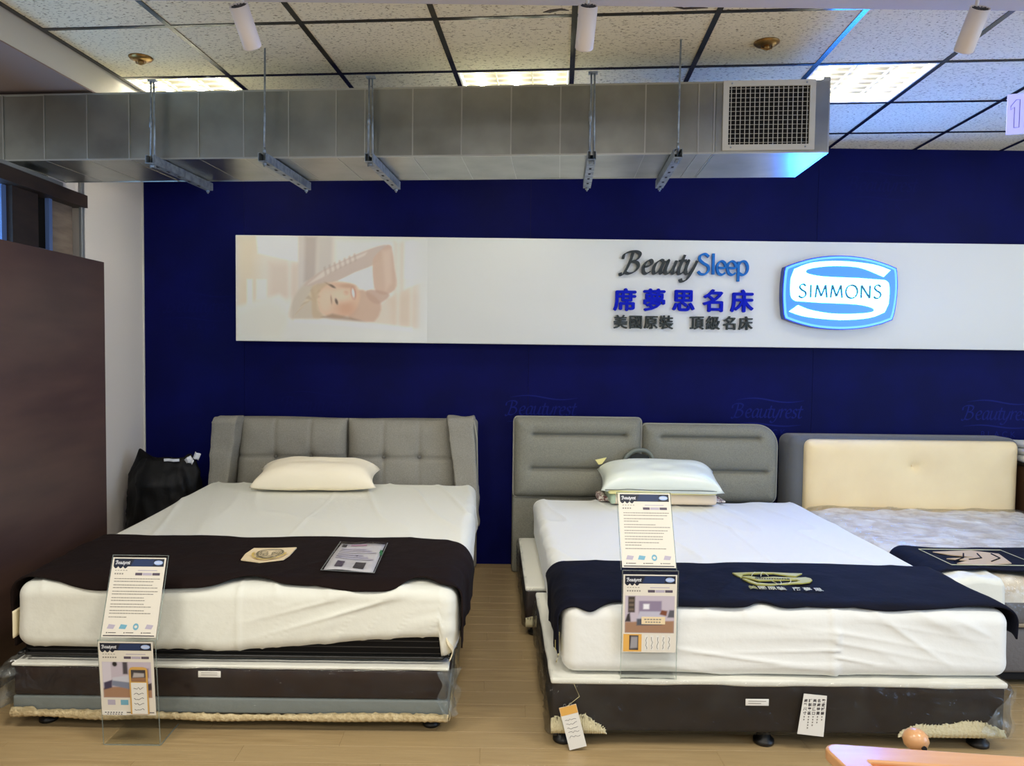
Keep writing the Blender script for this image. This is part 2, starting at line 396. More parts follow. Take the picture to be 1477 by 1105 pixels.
# broad-nib stroke letters: units of x-height 1, cap height ~1.55
ST = {
 'B': (1.25, [[(.30, 1.52), (.22, .8), (.0, .02), (-.22, -.12), (-.30, .04)], [(-.35, 1.05), (-.30, 1.40), (.05, 1.58), (.55, 1.60), (.85, 1.40), (.70, 1.02), (.28, .86)], [(.28, .86), (.72, .82), (.92, .52), (.75, .15), (.35, -.02), (.02, .08)]]),
 'e': (.78, [[(.08, .48), (.45, .56), (.62, .78), (.48, .99), (.22, .88), (.06, .5), (.16, .1), (.4, .0), (.66, .18)]]),
 'a': (.86, [[(.66, .93), (.42, 1.0), (.14, .74), (.06, .3), (.18, .02), (.42, .12), (.62, .5), (.72, .96)], [(.72, .96), (.60, .3), (.68, .02), (.86, .16)]]),
 'u': (.92, [[(.0, .88), (.16, .98), (.08, .3), (.2, .02), (.44, .1), (.66, .5)], [(.76, .98), (.64, .3), (.72, .02), (.92, .16)]]),
 't': (.55, [[(.34, 1.4), (.16, .4), (.2, .04), (.38, .02), (.54, .16)], [(.0, .96), (.58, 1.0)]]),
 'y': (.90, [[(.0, .88), (.16, .98), (.1, .35), (.22, .04), (.44, .12), (.66, .5)], [(.80, .98), (.6, .2), (.34, -.4), (.02, -.55), (-.14, -.36)]]),
 'r': (.62, [[(.02, .86), (.16, .98), (.06, .02)], [(.1, .5), (.32, .9), (.56, .98), (.6, .84)]]),
 's': (.62, [[(.52, .86), (.34, 1.0), (.12, .86), (.18, .62), (.42, .42), (.42, .12), (.2, .0), (.0, .12)]]),
 'S': (1.0, [[(.80, 1.34), (.52, 1.55), (.18, 1.44), (.10, 1.14), (.38, .86), (.74, .64), (.80, .30), (.54, .02), (.2, .02), (.0, .22)]]),
 'l': (.36, [[(.14, 1.6), (.14, .0)]]),
 'E': (.84, [[(.08, .52), (.66, .52), (.62, .86), (.36, 1.02), (.1, .82), (.04, .45), (.16, .1), (.42, -.02), (.68, .14)]]),
 'p': (.90, [[(.08, 1.0), (.08, -.52)], [(.08, .72), (.3, 1.0), (.6, .98), (.78, .62), (.72, .2), (.44, -.02), (.1, .14)]]),
 'I': (.45, [[(.16, 1.5), (.16, 0)]]),
 'M': (1.55, [[(.06, 0), (.22, 1.5)], [(.22, 1.5), (.74, .16)], [(.74, .16), (1.22, 1.5)], [(1.22, 1.5), (1.40, 0)]]),
 'O': (1.50, [[(.72, 1.52), (.26, 1.32), (.04, .76), (.26, .18), (.72, -.02), (1.18, .18), (1.40, .76), (1.18, 1.32), (.72, 1.52)]]),
 'N': (1.36, [[(.12, 0), (.12, 1.5)], [(.12, 1.5), (1.12, 0)], [(1.12, 0), (1.12, 1.5)]]),
}
def letter(ch, x, z, h, fn, t0, t1, wmin=.07, wmax=.2, nib=math.radians(35), straight=False):
    """one pen-drawn letter; fn(a,b,t)->xyz"""
    adv, strokes = ST[ch]; parts = []
    for si, st in enumerate(strokes):
        t0_ = t0 - si * .0003
        P = smooth_path(st, 1 if (straight and len(st) == 2) else 5); n = len(P); L = []; Rr = []
        for i, p in enumerate(P):
            a = np.array(P[max(i - 1, 0)]); b = np.array(P[min(i + 1, n - 1)]); d = b - a; d = d / (np.linalg.norm(d) + 1e-9)
            wd = wmin + (wmax - wmin) * abs(d[0] * math.sin(nib) - d[1] * math.cos(nib)); wd *= .5
            nrm = np.array([-d[1], d[0]]) * wd
            L.append((x + (p[0] + nrm[0]) * h, z + (p[1] + nrm[1]) * h)); Rr.append((x + (p[0] - nrm[0]) * h, z + (p[1] - nrm[1]) * h))
        V = [fn(a, b, t0_) for a, b in L] + [fn(a, b, t0_) for a, b in Rr]
        Fc = [(i, n + i, n + i + 1, i + 1) for i in range(n - 1)]
        if t1 is not None:
            V += [fn(a, b, t1) for a, b in L] + [fn(a, b, t1) for a, b in Rr]
            Fc += [(2 * n + i, i, i + 1, 2 * n + i + 1) for i in range(n - 1)] + [(n + i, 3 * n + i, 3 * n + i + 1, n + i + 1) for i in range(n - 1)]
            Fc += [(0, 2 * n, 3 * n, n), (n - 1, 2 * n - 1, 4 * n - 1, 3 * n - 1)]
        parts.append((V, Fc))
    return join(parts), adv * h

# soft-edged colour prints: painted in numpy, carried as vertex colours of a flat sheet
def poly_sd(P, X, Z):
    P = np.array(P, float); ins = np.zeros(X.shape, bool); D = np.full(X.shape, 1e9)
    for i in range(len(P)):
        a = P[i]; b = P[(i + 1) % len(P)]
        cr = ((a[1] > Z) != (b[1] > Z)) & (X < (b[0] - a[0]) * (Z - a[1]) / (b[1] - a[1] + 1e-12) + a[0]); ins ^= cr
        d = b - a; t = np.clip(((X - a[0]) * d[0] + (Z - a[1]) * d[1]) / (d @ d + 1e-12), 0, 1)
        D = np.minimum(D, np.hypot(X - a[0] - t * d[0], Z - a[1] - t * d[1]))
    return np.where(ins, D, -D)
class Paint:
    def __init__(s, nx, ny, w, h, col):
        s.nx, s.ny, s.w, s.h = nx, ny, w, h
        s.X, s.Z = np.meshgrid(np.linspace(0, w, nx + 1), np.linspace(0, h, ny + 1)); s.C = np.ones(s.X.shape + (3,)) * np.array(col[:3])
    def fill(s, pts, col, soft=1.0, a=1.0, smooth=0):
        if smooth: pts = smooth_path(pts, smooth, True)
        m = a * sstep(-soft, soft, poly_sd(pts, s.X, s.Z)); s.C += (np.array(col[:3]) - s.C) * m[..., None]
    def ell(s, cx, cz, rx, rz, col, soft=.3, a=1.0, rot=0):
        dx, dz = s.X - cx, s.Z - cz; x = dx * math.cos(rot) + dz * math.sin(rot); z = -dx * math.sin(rot) + dz * math.cos(rot)
        q = np.sqrt((x / rx) ** 2 + (z / rz) ** 2); m = a * (1 - sstep(1 - soft, 1 + soft, q)); s.C += (np.array(col[:3]) - s.C) * m[..., None]
    def obj(s, name, fn, par, material=None):
        V = [fn(x, z) for x, z in zip(s.X.ravel(), s.Z.ravel())]; nx = s.nx + 1
        Fc = [(j * nx + i, j * nx + i + 1, (j + 1) * nx + i + 1, (j + 1) * nx + i) for j in range(s.ny) for i in range(s.nx)]
        me = raw(name, V, Fc); at = me.color_attributes.new('print', 'FLOAT_COLOR', 'POINT')
        cc = np.concatenate([np.clip(s.C, 0, 1).reshape(-1, 3), np.ones((len(V), 1))], 1); at.data.foreach_set('color', cc.ravel())
        return put(name, me, material or m_print, par)

# ceiling frame: the grid and the duct run 5 degrees off the back wall
CA = math.radians(5.0); E1 = (math.cos(CA), -math.sin(CA)); E2 = (math.sin(CA), math.cos(CA))
def W(u, v, z=0.0): return (u * E1[0] + v * E2[0], u * E1[1] + v * E2[1], z)
def ubox(u0, u1, v0, v1, z0, z1):
    V, Fc = box(u0, u1, v0, v1, z0, z1); return [W(*p) for p in V], Fc
WY = 5.40; ZC = 2.994

# ================================================================== THE SETTING
# floor and its planks
floor = struct(mk('floor', *box(-3.6, 5.8, -3.2, 5.6, -.12, -.004), m_floor))
def plank_mesh(x, y):
    e = .0009; V, Fc = box(0, x, 0, y, -.004, -.0014)
    V = V[:4] + [(0, 0, -.0014), (x, 0, -.0014), (0, y, -.0014), (x, y, -.0014)] + [(e, e, 0), (x - e, e, 0), (e, y - e, 0), (x - e, y - e, 0)]
    Fc = [(0, 1, 5, 4), (2, 6, 7, 3), (0, 4, 6, 2), (1, 3, 7, 5), (8, 9, 11, 10), (4, 5, 9, 8), (7, 6, 10, 11), (6, 4, 8, 10), (5, 7, 11, 9)]
    return raw('plank', V, Fc)
pm = plank_mesh(.92, .12); pm.materials.append(m_plank)
for r in range(26):
    x = -3.35 + (r * .37) % .92
    while x < 3.9:
        if x + .92 > -2.62:
            o = bpy.data.objects.new('plank', pm); COL.objects.link(o); o.parent = floor; o.location = (x, 2.28 + .12 * r, 0)
        x += .92
near = mk('plank_field', *box(-3.6, 5.8, -3.2, 2.279, -.004, -.0002), m_plank, floor)

# back wall: papered panels with fine joints
wall = struct(mk('wall_back', *box(-2.6, 5.8, WY + .004, WY + .14, 0, 3.05), m_black))
xs = [-2.49, -1.772, .258, 2.289, 4.32, 5.8]
for a, b in zip(xs[:-1], xs[1:]):
    mk('wall_panel', *box(a + .001, b - .001, WY, WY + .004, 0.0, 3.04), m_blue, wall)
def wall_print(xl, zb, black=True, h=.062, material=None):
    parts = []; x = xl; fn = lambda a, b, t: (a + (b - zb) * .12, WY - .0006 + t, b)
    for ch in 'Beautyrest':
        g, adv = letter(ch, x, zb, h, fn, 0, None, .06, .2); parts.append(g); x += adv
    for (z0, bow) in ((zb + .125, .028), (zb - .05, .02)):
        n = 16; V = []
        for i in range(n + 1):
            t = i / n; zz = z0 + bow * math.sin(t * 2 * PI) * .5; th = .0045 * math.sin(PI * t) + .0008
            V += [fn(xl + t * (x - xl), zz + th, 0), fn(xl + t * (x - xl), zz - th, 0)]
        parts.append((V, [(2 * i, 2 * i + 1, 2 * i + 3, 2 * i + 2) for i in range(n)]))
    if black:
        V, Fc = text_mesh('B L A C K', .06); V = [(xl + .12 + p[0], WY - .0006, zb - .125 + p[1]) for p in V]; parts.append((V, Fc))
    V, Fc = join(parts); mk('wallpaper_print', V, Fc, material or m_blue_print2, wall)
wall_print(-1.49, 1.095); wall_print(.115, 1.085, material=m_blue_print); wall_print(1.735, 1.085, material=m_blue_print); wall_print(3.385, 1.09, material=m_blue_print)
wall_print(-2.33, 1.79); wall_print(2.50, 2.70)

# left wall, its window bay and header
wl = struct(mk('wall_left', *box(-2.62, -2.49, 4.60, WY + .004, 0, 3.0), m_white_wall))
mk('wall_head', *join([box(-2.62, -2.49, 4.45, 4.60, 2.452, 3.0), box(-2.62, -2.49, 4.26, 4.45, 2.452, 2.488)]), m_white_wall, wl)
mk('corner_bead', *box(-2.491, -2.482, WY - .012, WY - .001, 0, 3.0), mat('bead_white', c(220, 216, 206), .6), wl)
mk('conduit', *rbox(-2.489, -2.470, 4.565, 4.60, 1.9, 2.99, .004, k=1)[::2], m_alu, wl)
win = struct(mk('window_1', *box(-2.78, -2.62, 2.2, 4.60, 0, .9), m_frame_dk))
def wpart(name, b, m_): return mk(name, *box(*b), m_, win)
wpart('header', (-2.66, -2.452, 2.2, 4.60, 2.372, 2.446), m_frame_dk)
wpart('header_trim', (-2.66, -2.446, 2.2, 4.33, 2.4461, 2.466), m_alu)
wpart('post', (-2.64, -2.50, 3.955, 4.18, .9, 2.371), m_frame_dk)
wpart('recess_back', (-2.80, -2.53, 4.295, 4.3215, .9, 2.371), m_black)
wpart('recess_sill', (-2.74, -2.52, 4.181, 4.289, .9, 2.085), m_alu)
wpart('edge_strip', (-2.528, -2.505, 4.29, 4.321, .9, 2.371), m_bluestrip)
wpart('side_panel', (-2.62, -2.525, 4.322, 4.562, .9, 2.371), m_panel_lt)
wpart('frame_stile', (-2.60, -2.53, 3.915, 3.954, .9, 2.371), m_bluestrip)
wpart('pane', (-2.70, -2.695, 2.2, 3.914, .9, 2.371), mat('window_sky', c(180, 215, 245), .5, emit=((.40, .68, 1.0, 1), .9)))
for i in range(26):
    z = 1.0 + i * .053
    V, Fc = box(-.022, .022, 0, 1.69, -.001, .001); a = math.radians(52)
    V = [(-2.62 + p[0] * math.cos(a) - p[2] * math.sin(a), 2.22 + p[1], z + p[0] * math.sin(a) + p[2] * math.cos(a)) for p in V]
    mk('blind_slat', V, Fc, m_blind, win)
part = struct(rb('trim_1', -2.24, -2.20, 1.9, 4.295, 0, 2.017, .003, m_partition, k=1))

# ceiling: plenum, bulkhead, beam, tiles, grid bars
ceil = struct(mk('ceiling', *box(-4.0, 5.8, -3.2, 5.55, ZC + .03, ZC + .09), m_slab))
UL = [-2.382 + .6068 * k for k in range(12)]; VL = [2.715, 3.338, 3.964, 4.582, 5.204, 5.826]
def clipY(poly, ymax):
    out = []
    for i in range(len(poly)):
        a, b = poly[i], poly[(i + 1) % len(poly)]
        if a[1] <= ymax: out.append(a)
        if (a[1] <= ymax) != (b[1] <= ymax):
            t = (ymax - a[1]) / (b[1] - a[1]); out.append((a[0] + t * (b[0] - a[0]), ymax))
    return out
tw, tl = .6068 - .006, .62 - .006
tile_me = raw('ceiling_tile', *box(-tw / 2, tw / 2, -tl / 2, tl / 2, 0, .014)); tile_me.materials.append(m_tile)
LIGHT_CELLS = {(0, 2), (3, 2), (6, 2), (9, 2)}
for j in range(5):
    for i in range(11):
        if (i, j) in LIGHT_CELLS: continue
        u0, u1, v0, v1 = UL[i], UL[i + 1], VL[j], VL[j + 1]
        corners = [W(u0, v0)[:2], W(u1, v0)[:2], W(u1, v1)[:2], W(u0, v1)[:2]]
        if max(p[1] for p in corners) < WY - .002:
            o = bpy.data.objects.new('ceiling_tile', tile_me); COL.objects.link(o); o.parent = ceil
            o.location = W((u0 + u1) / 2, (v0 + v1) / 2, ZC); o.rotation_euler = (0, 0, -CA + random.choice((0, PI)))
        else:
            q = clipY([W(u0 + .003, v0 + .003)[:2], W(u1 - .003, v0 + .003)[:2], W(u1 - .003, v1 - .003)[:2], W(u0 + .003, v1 - .003)[:2]], WY - .002)
            if len(q) > 2 and max(p[1] for p in q) - min(p[1] for p in q) > .03:
                V, Fc = prism(q, lambda a, b, t: (a, b, t), ZC, ZC + .014); mk('ceiling_tile', V, Fc, m_tile, ceil)
def tbar(a, b, c0, d):   # clipped at the wall
    q = clipY([W(a, c0)[:2], W(b, c0)[:2], W(b, d)[:2], W(a, d)[:2]], WY - .002)
    if len(q) > 2:
        V, Fc = prism(q, lambda x, y, t: (x, y, t), ZC - .004, ZC + .012); mk('grid_bar', V, Fc, m_tbar, ceil)
for u in UL: tbar(u - .0125, u + .0125, 2.6, 5.9)
for v in VL[1:5]:
    for u0, u1 in zip(UL[:-1], UL[1:]): tbar(u0 + .0126, u1 - .0126, v - .011, v + .011)
# torn tile edges
for (u, v, pts) in ((.60, 3.30, [(0, 0), (-.05, -.012), (-.1, -.006), (-.14, -.03), (-.15, -.022), (-.1, .006), (-.05, .004)]), (.02, 3.29, [(0, 0), (-.03, -.02), (-.08, -.012), (-.11, .01), (-.08, .014), (-.04, -.004)])):
    V, Fc = prism([(u + a, v + b) for a, b in pts], lambda a, b, t: W(a, b, t), ZC - .003, ZC + .004); mk('tile_crack', V, Fc, m_frame_dk, ceil)
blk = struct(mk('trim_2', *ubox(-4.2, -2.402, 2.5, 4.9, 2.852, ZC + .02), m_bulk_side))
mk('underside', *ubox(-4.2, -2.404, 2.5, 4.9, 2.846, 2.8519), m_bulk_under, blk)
beam = struct(mk('trim_3', *box(-4.0, 5.6, 1.95, 2.70, 2.757, ZC + .02), m_beam))

# ================================================================== CEILING THINGS
# recessed fluorescent lights
def make_troffer(label):
    t = thing('ceiling_light', label, 'light', (0, 0, 0), 'recessed fluorescent ceiling lights')
    hw, hl = .288, .293; z0 = 0
    ring = [box(-hw - .012, hw + .012, -hl - .012, -hl + .006, -.001, .03), box(-hw - .012, hw + .012, hl - .006, hl + .012, -.001, .03),
            box(-hw - .012, -hw + .006, -hl + .0061, hl - .0061, -.001, .03), box(hw - .006, hw + .012, -hl + .0061, hl - .0061, -.001, .03)]
    mk('frame', *join(ring), m_fixture, t, world=False)
    prof = [(-hw + .006, .03), (-hw + .05, .085), (hw - .05, .085), (hw - .006, .03)]
    V = [(x, y, z) for y in (-hl + .006, hl - .006) for x, z in prof]
    mk('reflector', V, [(0, 1, 5, 4), (1, 2, 6, 5), (2, 3, 7, 6), (0, 3, 2, 1), (4, 5, 6, 7)], m_reflect, t, world=False)
    for x in (-.19, 0, .19):
        mk('tube', *cyl((x, -hl + .02, .036), (x, hl - .02, .036), .015, n=10), m_tube, t, world=False)
    for x in (-.095, .095):
        mk('long_blade', *box(x - .003, x + .003, -hl + .007, hl - .007, .001, .014), m_louvre, t, world=False)
    for k in range(8):
        y = -hl + .007 + (k + .5) * (2 * hl - .014) / 8
        for x0, x1 in ((-hw + .007, -.099), (-.091, .091), (.099, hw - .007)):
            mk('cross_blade', *box(x0, x1, y - .001, y + .001, .002, .011), m_louvre, t, world=False)
    return t
def copy_tree(o, label, loc, par=None):
    cobj = o.copy(); COL.objects.link(cobj); cobj.parent = par
    if par is None: cobj.location = loc; cobj['label'] = label
    for ch in o.children: copy_tree(ch, None, None, cobj)
    return cobj
tro = make_troffer('recessed fluorescent ceiling light at the left, next to the bulkhead')
def cell(i, j): return W((UL[i] + UL[i + 1]) / 2, (VL[j] + VL[j + 1]) / 2, ZC - .002)
tro.rotation_euler = (0, 0, -CA)
for k, lb in ((3, 'recessed fluorescent ceiling light above the middle of the duct'), (6, 'recessed fluorescent ceiling light with bare louvre beside the duct end'), (9, None)):
    if lb: copy_tree(tro, lb, cell(k, 2))
tro.location = cell(0, 2)
# the next light along the row, just outside the picture
V, Fc = ubox(UL[9] + .02, UL[10] - .02, VL[2] + .02, VL[3] - .02, ZC + .002, ZC + .01)
mk('ceiling_light_panel', V, Fc, m_reflect, ceil)

# brass covers
def brass(x, y, label):
    t = thing('brass_ceiling_cover', label, 'sprinkler', (x, y, ZC), 'brass ceiling covers')
    mk('plate', *lathe(x, y, [(.001, ZC - .018), (.03, ZC - .018), (.05, ZC - .012), (.058, ZC - .004), (.058, ZC - .0005)], 28), m_brass, t, True)
    mk('head', *lathe(x, y, [(.001, ZC - .034), (.014, ZC - .033), (.016, ZC - .018), (.012, ZC - .0175)], 14), m_brass, t, True)
    for s in (-1, 1): mk('arm', *tube([(x + s * .024, y, ZC - .017), (x + s * .024, y, ZC - .028), (x, y, ZC - .036)], .003, 6), m_brass, t, True)
brass(-1.783, 3.861, 'round brass sprinkler cover on the ceiling above the left bed')
brass(1.257, 3.582, 'round brass sprinkler cover on the ceiling above the duct grille')

# spotlights under the beam
def spot(B, F_, label, lamp):
    B = Vector(B); F_ = Vector(F_); d = (F_ - B).normalized()
    t = thing('spotlight', label, 'spotlight', B, 'white cylinder spotlights under the beam')
    # body with rounded front, open back
    a = d.orthogonal().normalized(); b = d.cross(a); n = 24; V = []; Fc = []; L = (F_ - B).length
    prof = [(.0275, .010), (.0275, 0), (.031, 0), (.031, L * .97), (.028, L), (.024, L), (.024, L * .9)]
    for r, s in prof: V += [tuple(B + d * s + (a * math.cos(2 * PI * k / n) + b * math.sin(2 * PI * k / n)) * r) for k in range(n)]
    for i in range(len(prof) - 1):
        for k in range(n): Fc.append((i * n + k, i * n + (k + 1) % n, (i + 1) * n + (k + 1) % n, (i + 1) * n + k))
    mk('body', V, Fc, m_spot, t, True)
    mk('heat_sink', *cyl(B + d * .010, B + d * .02, .0272, n=24), m_fin, t)
    for k in range(6):
        ang = k * PI / 6; e = a * math.cos(ang) + b * math.sin(ang); f = d.cross(e)
        V = [tuple(B + d * s + e * q + f * w_) for s in (.001, .0099) for q in (-.025, .025) for w_ in (-.0012, .0012)]
        mk('fin', V, [(0, 1, 3, 2), (4, 6, 7, 5), (0, 4, 5, 1), (2, 3, 7, 6), (0, 2, 6, 4), (1, 5, 7, 3)], mat('fin_grey', c(60, 60, 62), .5) if 'fin_grey' not in _M else _M['fin_grey'], t)
    mk('lens', *cyl(B + d * L * .9, B + d * (L * .9 + .002), .0238, n=20), mat('lens_lit', c(255, 245, 225), .3, emit=((1, .93, .8, 1), 4)) if 'lens_lit' not in _M else _M['lens_lit'], t)
    s0 = B + d * .02 - Vector((0, 0, .0))
    mk('stem', *tube([B + d * .045 + Vector((0, 0, .026)), B + d * .03 + Vector((0, 0, .05)), (B.x, B.y + .01, 2.745)], .006, 8), m_spot, t, True)
    mk('track_adapter', *box(B.x - .035, B.x + .035, B.y - .005, B.y + .025, 2.735, 2.757), m_spot, t)
    l = bpy.data.lights.new('spot_beam', 'SPOT'); l.energy = lamp; l.spot_size = math.radians(62); l.spot_blend = .8; l.color = (1, .93, .8); l.shadow_soft_size = .02
    o = bpy.data.objects.new('spot_beam', l); COL.objects.link(o); o.parent = t; o.location = (F_ + d * .004) - B
    o.rotation_euler = d.to_track_quat('-Z', 'Y').to_euler()
spot((-.845, 2.525, 2.668), (-.826, 2.615, 2.566), 'leftmost white cylinder spotlight, tilted down over the left bed', 17)
spot((.300, 2.525, 2.681), (.298, 2.615, 2.575), 'middle white cylinder spotlight hanging above the gap between the beds', 17)
spot((1.582, 2.525, 2.688), (1.585, 2.615, 2.582), 'rightmost white cylinder spotlight hanging in front of the bluish ceiling', 17)

# hanging number panel at the right edge
hs = thing('hanging_number_sign', 'lilac hanging sign panel with outlined number at the right edge', 'sign', (2.55, 3.8, 2.6))
hd = Vector((.94, -.34, 0)); hn = Vector((-.34, -.94, 0)); h0 = Vector((2.532, 3.80, 2.645))
hf = lambda a, b, t: tuple(h0 + hd * a + Vector((0, 0, b)) + hn * t)
mk('panel', *prism([(0, 0), (.42, 0), (.42, .195), (0, .195)], hf, .006, -.006), m_signl, hs)
one = [(.030, .03), (.052, .03), (.052, .165), (.036, .165), (.014, .135), (.014, .118), (.030, .130)]
two = [(.075, .03), (.15, .03), (.15, .052), (.108, .052), (.146, .098), (.148, .135), (.130, .16), (.10, .165), (.076, .15), (.073, .12), (.092, .12), (.10, .142), (.118, .142), (.126, .125), (.12, .104), (.075, .052)]
for G in (one, two):
    mk('number_outline', *tube([hf(a, b, .0075) for a, b in G + G[:1]], .0014, 5), m_signl2, hs)
for a in (.08, .36): mk('hanging_wire', *tube([hf(a, .195, 0), hf(a, ZC - h0.z, 0)], .0015, 6), m_alu, hs)

# ------------------------------------------------------------------ air duct
DV0, DV1, DZ0, DZ1, DU0, DU1 = 3.70, 4.205, 2.490, 2.825, -3.35, 1.238
duct = thing('air_duct', 'galvanised rectangular air duct hanging below the tiled ceiling', 'duct', W(-1, 3.95, DZ0))
mk('core', *ubox(DU0, DU1 - .004, DV0 + .004, DV1 - .002, DZ0 + .004, DZ1 - .002), m_galv, duct)
seams_px = [-135, -65, 5, 70, 137, 202, 240, 308, 376, 443, 513, 555, 624, 694, 764, 833, 877, 950, 1022, 1043]
su = [-2.877 + .003442 * x for x in seams_px]; su = [DU0] + su
for a, b in zip(su[:-1], su[1:]):
    bul = random.uniform(-.007, .009); tl_ = random.uniform(-.003, .003); tz = random.uniform(-.0015, .0015)
    def ff(s, t): return W(a + .002 + s * (b - a - .004), DV0 - .0008 - bul * (16 * s * (1 - s) * t * (1 - t)) * .6 + tl_ * (s - .5) + tz * (t - .5) + .0018, DZ0 + .004 + t * (DZ1 - DZ0 - .006))
    V, Fc = grid(6, 6, ff); mk('front_panel', V, [f[::1] for f in Fc], m_galv, duct, True)
    bul2 = random.uniform(-.003, .005)
    def fb(s, t): return W(a + .002 + s * (b - a - .004), DV0 + .004 + t * (DV1 - DV0 - .006), DZ0 + .0015 - bul2 * (16 * s * (1 - s) * t * (1 - t)) * .6 + tl_ * (s - .5))
    V, Fc = grid(6, 6, fb); mk('bottom_panel', V, [f[::-1] for f in Fc], m_galv, duct, True)
    mk('seam', *join([ubox(b - .003, b + .003, DV0 - .004, DV0 + .006, DZ0 + .006, DZ1 - .006), ubox(b - .0015, b + .0015, DV0 + .006, DV1 - .004, DZ0 - .001, DZ0 + .004)]), m_galv2, duct)
for (v, z) in ((DV0, DZ0), (DV1 - .006, DZ0), (DV0, DZ1 - .006)):
    mk('edge_fold', *ubox(DU0, DU1, v - .001, v + .007, z - .001, z + .007), m_galv2, duct)
mk('front_plate', *ubox(.722, DU1 - .001, DV0 - .001, DV0 + .004, DZ0 + .007, DZ1 - .007), m_galv, duct)
mk('bottom_plate', *ubox(.722, DU1 - .001, DV0 + .007, DV1 - .007, DZ0 - .0005, DZ0 + .004), m_galv, duct)
mk('end_cap', *join([ubox(DU1 - .004, DU1 + .002, DV0 - .002, DV1, DZ0 - .002, DZ1 + .012), ubox(DU1 - .03, DU1 + .002, DV0 - .003, DV0 + .001, DZ1 - .002, DZ1 + .012)]), m_galv2, duct)
gr = thing('air_grille', 'off-white louvred supply grille screwed to the duct front', 'grille', W(.97, DV0, 2.5))
gu0, gu1, gz0, gz1 = .752, 1.172, 2.502, 2.824; fw = .026; gv = DV0 - .001
mk('frame', *join([ubox(gu0, gu1, gv - .012, gv, gz0, gz0 + fw), ubox(gu0, gu1, gv - .012, gv, gz1 - fw, gz1), ubox(gu0, gu0 + fw, gv - .012, gv, gz0 + fw, gz1 - fw), ubox(gu1 - fw, gu1, gv - .012, gv, gz0 + fw, gz1 - fw)]), m_grille, gr)
mk('dark_opening', *ubox(gu0 + fw, gu1 - fw, gv - .0012, gv - .0002, gz0 + fw, gz1 - fw), m_black, gr)
for k in range(17):
    u = gu0 + fw + (k + .5) * (gu1 - gu0 - 2 * fw) / 17; mk('upright_slat', *ubox(u - .0014, u + .0014, gv - .010, gv - .0062, gz0 + fw, gz1 - fw), m_grille, gr)
for k in range(13):
    z = gz0 + fw + (k + .5) * (gz1 - gz0 - 2 * fw) / 13; mk('cross_slat', *ubox(gu0 + fw, gu1 - fw, gv - .006, gv - .0035, z - .0008, z + .0008), m_grille, gr)
for u, z in ((.79, gz0 + .013), (1.13, gz0 + .013), (.79, gz1 - .013), (1.13, gz1 - .013)):
    mk('screw', *cyl(W(u, gv - .012, z), W(u, gv - .0145, z), .004, n=8), m_strut, gr)

def hanger(u, v0, v1, label, twin):
    t = thing('duct_hanger', label, 'bracket', W(u, v0, 2.45), 'steel hangers carrying the duct')
    z0, z1 = 2.446, 2.4875; hw = .0205
    mk('channel', *join([ubox(u - hw, u + hw, v0, v1, z0, z0 + .003), ubox(u - hw, u - hw + .003, v0, v1, z0 + .003, z1), ubox(u + hw - .003, u + hw, v0, v1, z0 + .003, z1),
                         ubox(u - hw + .003, u - hw + .011, v0, v1, z1 - .003, z1), ubox(u + hw - .011, u + hw - .003, v0, v1, z1 - .003, z1)]), m_strut, t)
    mk('slots', *join([ubox(u - .006, u + .006, v, v + .028, z0 - .0008, z0 - .0001) for v in np.arange(v0 + .06, v1 - .05, .11)]), m_hole, t)
    ztop = ZC - .002
    if twin:
        for du in (-.011, .011): mk('rod', *tube([W(u + du, v0 + .035, z0 - .015), W(u + du * .7, v0 + .035, 2.86)], .0045, 8), m_strut, t, True)
        mk('sleeve', *cyl(W(u - .009, v0 + .035, 2.63), W(u - .009, v0 + .035, 2.68), .008, n=10), m_strut, t, True)
        mk('clamp', *ubox(u - .022, u + .022, v0 + .025, v0 + .05, 2.853, 2.862), m_strut, t)
    else:
        mk('rod', *tube([W(u, v0 + .03, z0 - .02), W(u + .004, v0 + .03, ztop)], .0045, 8), m_strut, t, True)
        mk('sleeve', *cyl(W(u, v0 + .03, 2.49), W(u, v0 + .03, 2.52), .007, n=10), m_strut, t, True)
    mk('rear_rod', *tube([W(u, v1 - .02, z0 - .02), W(u, v1 - .02, ztop)], .0045, 8), m_strut, t, True)
    for v in (v0 + .035, v1 - .02): mk('nut', *cyl(W(u, v, z0 - .012), W(u, v, z0 - .002), .010, n=6), m_strut, t)
hanger(-2.022, 3.600, 4.245, 'leftmost duct hanger of steel channel and twin rods', True)
hanger(-1.442, 3.580, 4.245, 'single-rod duct hanger above the left half of the left headboard', False)
hanger(-.925, 3.610, 4.245, 'twin-rod duct hanger just left of the duct middle', True)
hanger(.140, 3.610, 4.245, 'twin-rod duct hanger seen end-on right of the duct middle', True)
hanger(.535, 3.590, 4.260, 'single-rod duct hanger nearest the air grille', False)

# ================================================================== SIGN BOARD
SX0, SX1, SZ0, SZ1, SY = -1.795, 4.70, 1.588, 2.323, 5.285
sb = thing('sign_board', 'long white sign board with printed portrait, mounted on the navy wall', 'sign', (SX0, SY, SZ0))
rb('panel', SX0, SX1, SY, WY - .0005, SZ0, SZ1, .004, m_signw, sb, k=1)
pt = Paint(270, 150, 272, 153, c(226, 217, 204))
zx = lambda x: (x - 75) / 3.69
zz_ = lambda y: (650 - y) / 563 * 153
def zp(*q): return [(zx(x), zz_(y)) for x, y in q]
pt.fill(zp((75, 87), (200, 87), (180, 340), (120, 650), (75, 650)), c(230, 208, 180), 14, .8)
pt.fill(zp((180, 87), (400, 87), (400, 225), (190, 180)), c(246, 243, 236), 3, .85)
pt.fill(zp((130, 320), (160, 320), (160, 460), (130, 460)), c(248, 242, 230), 2, .7)
pt.fill(zp((180, 320), (235, 320), (235, 430), (180, 430)), c(246, 240, 228), 2, .6)
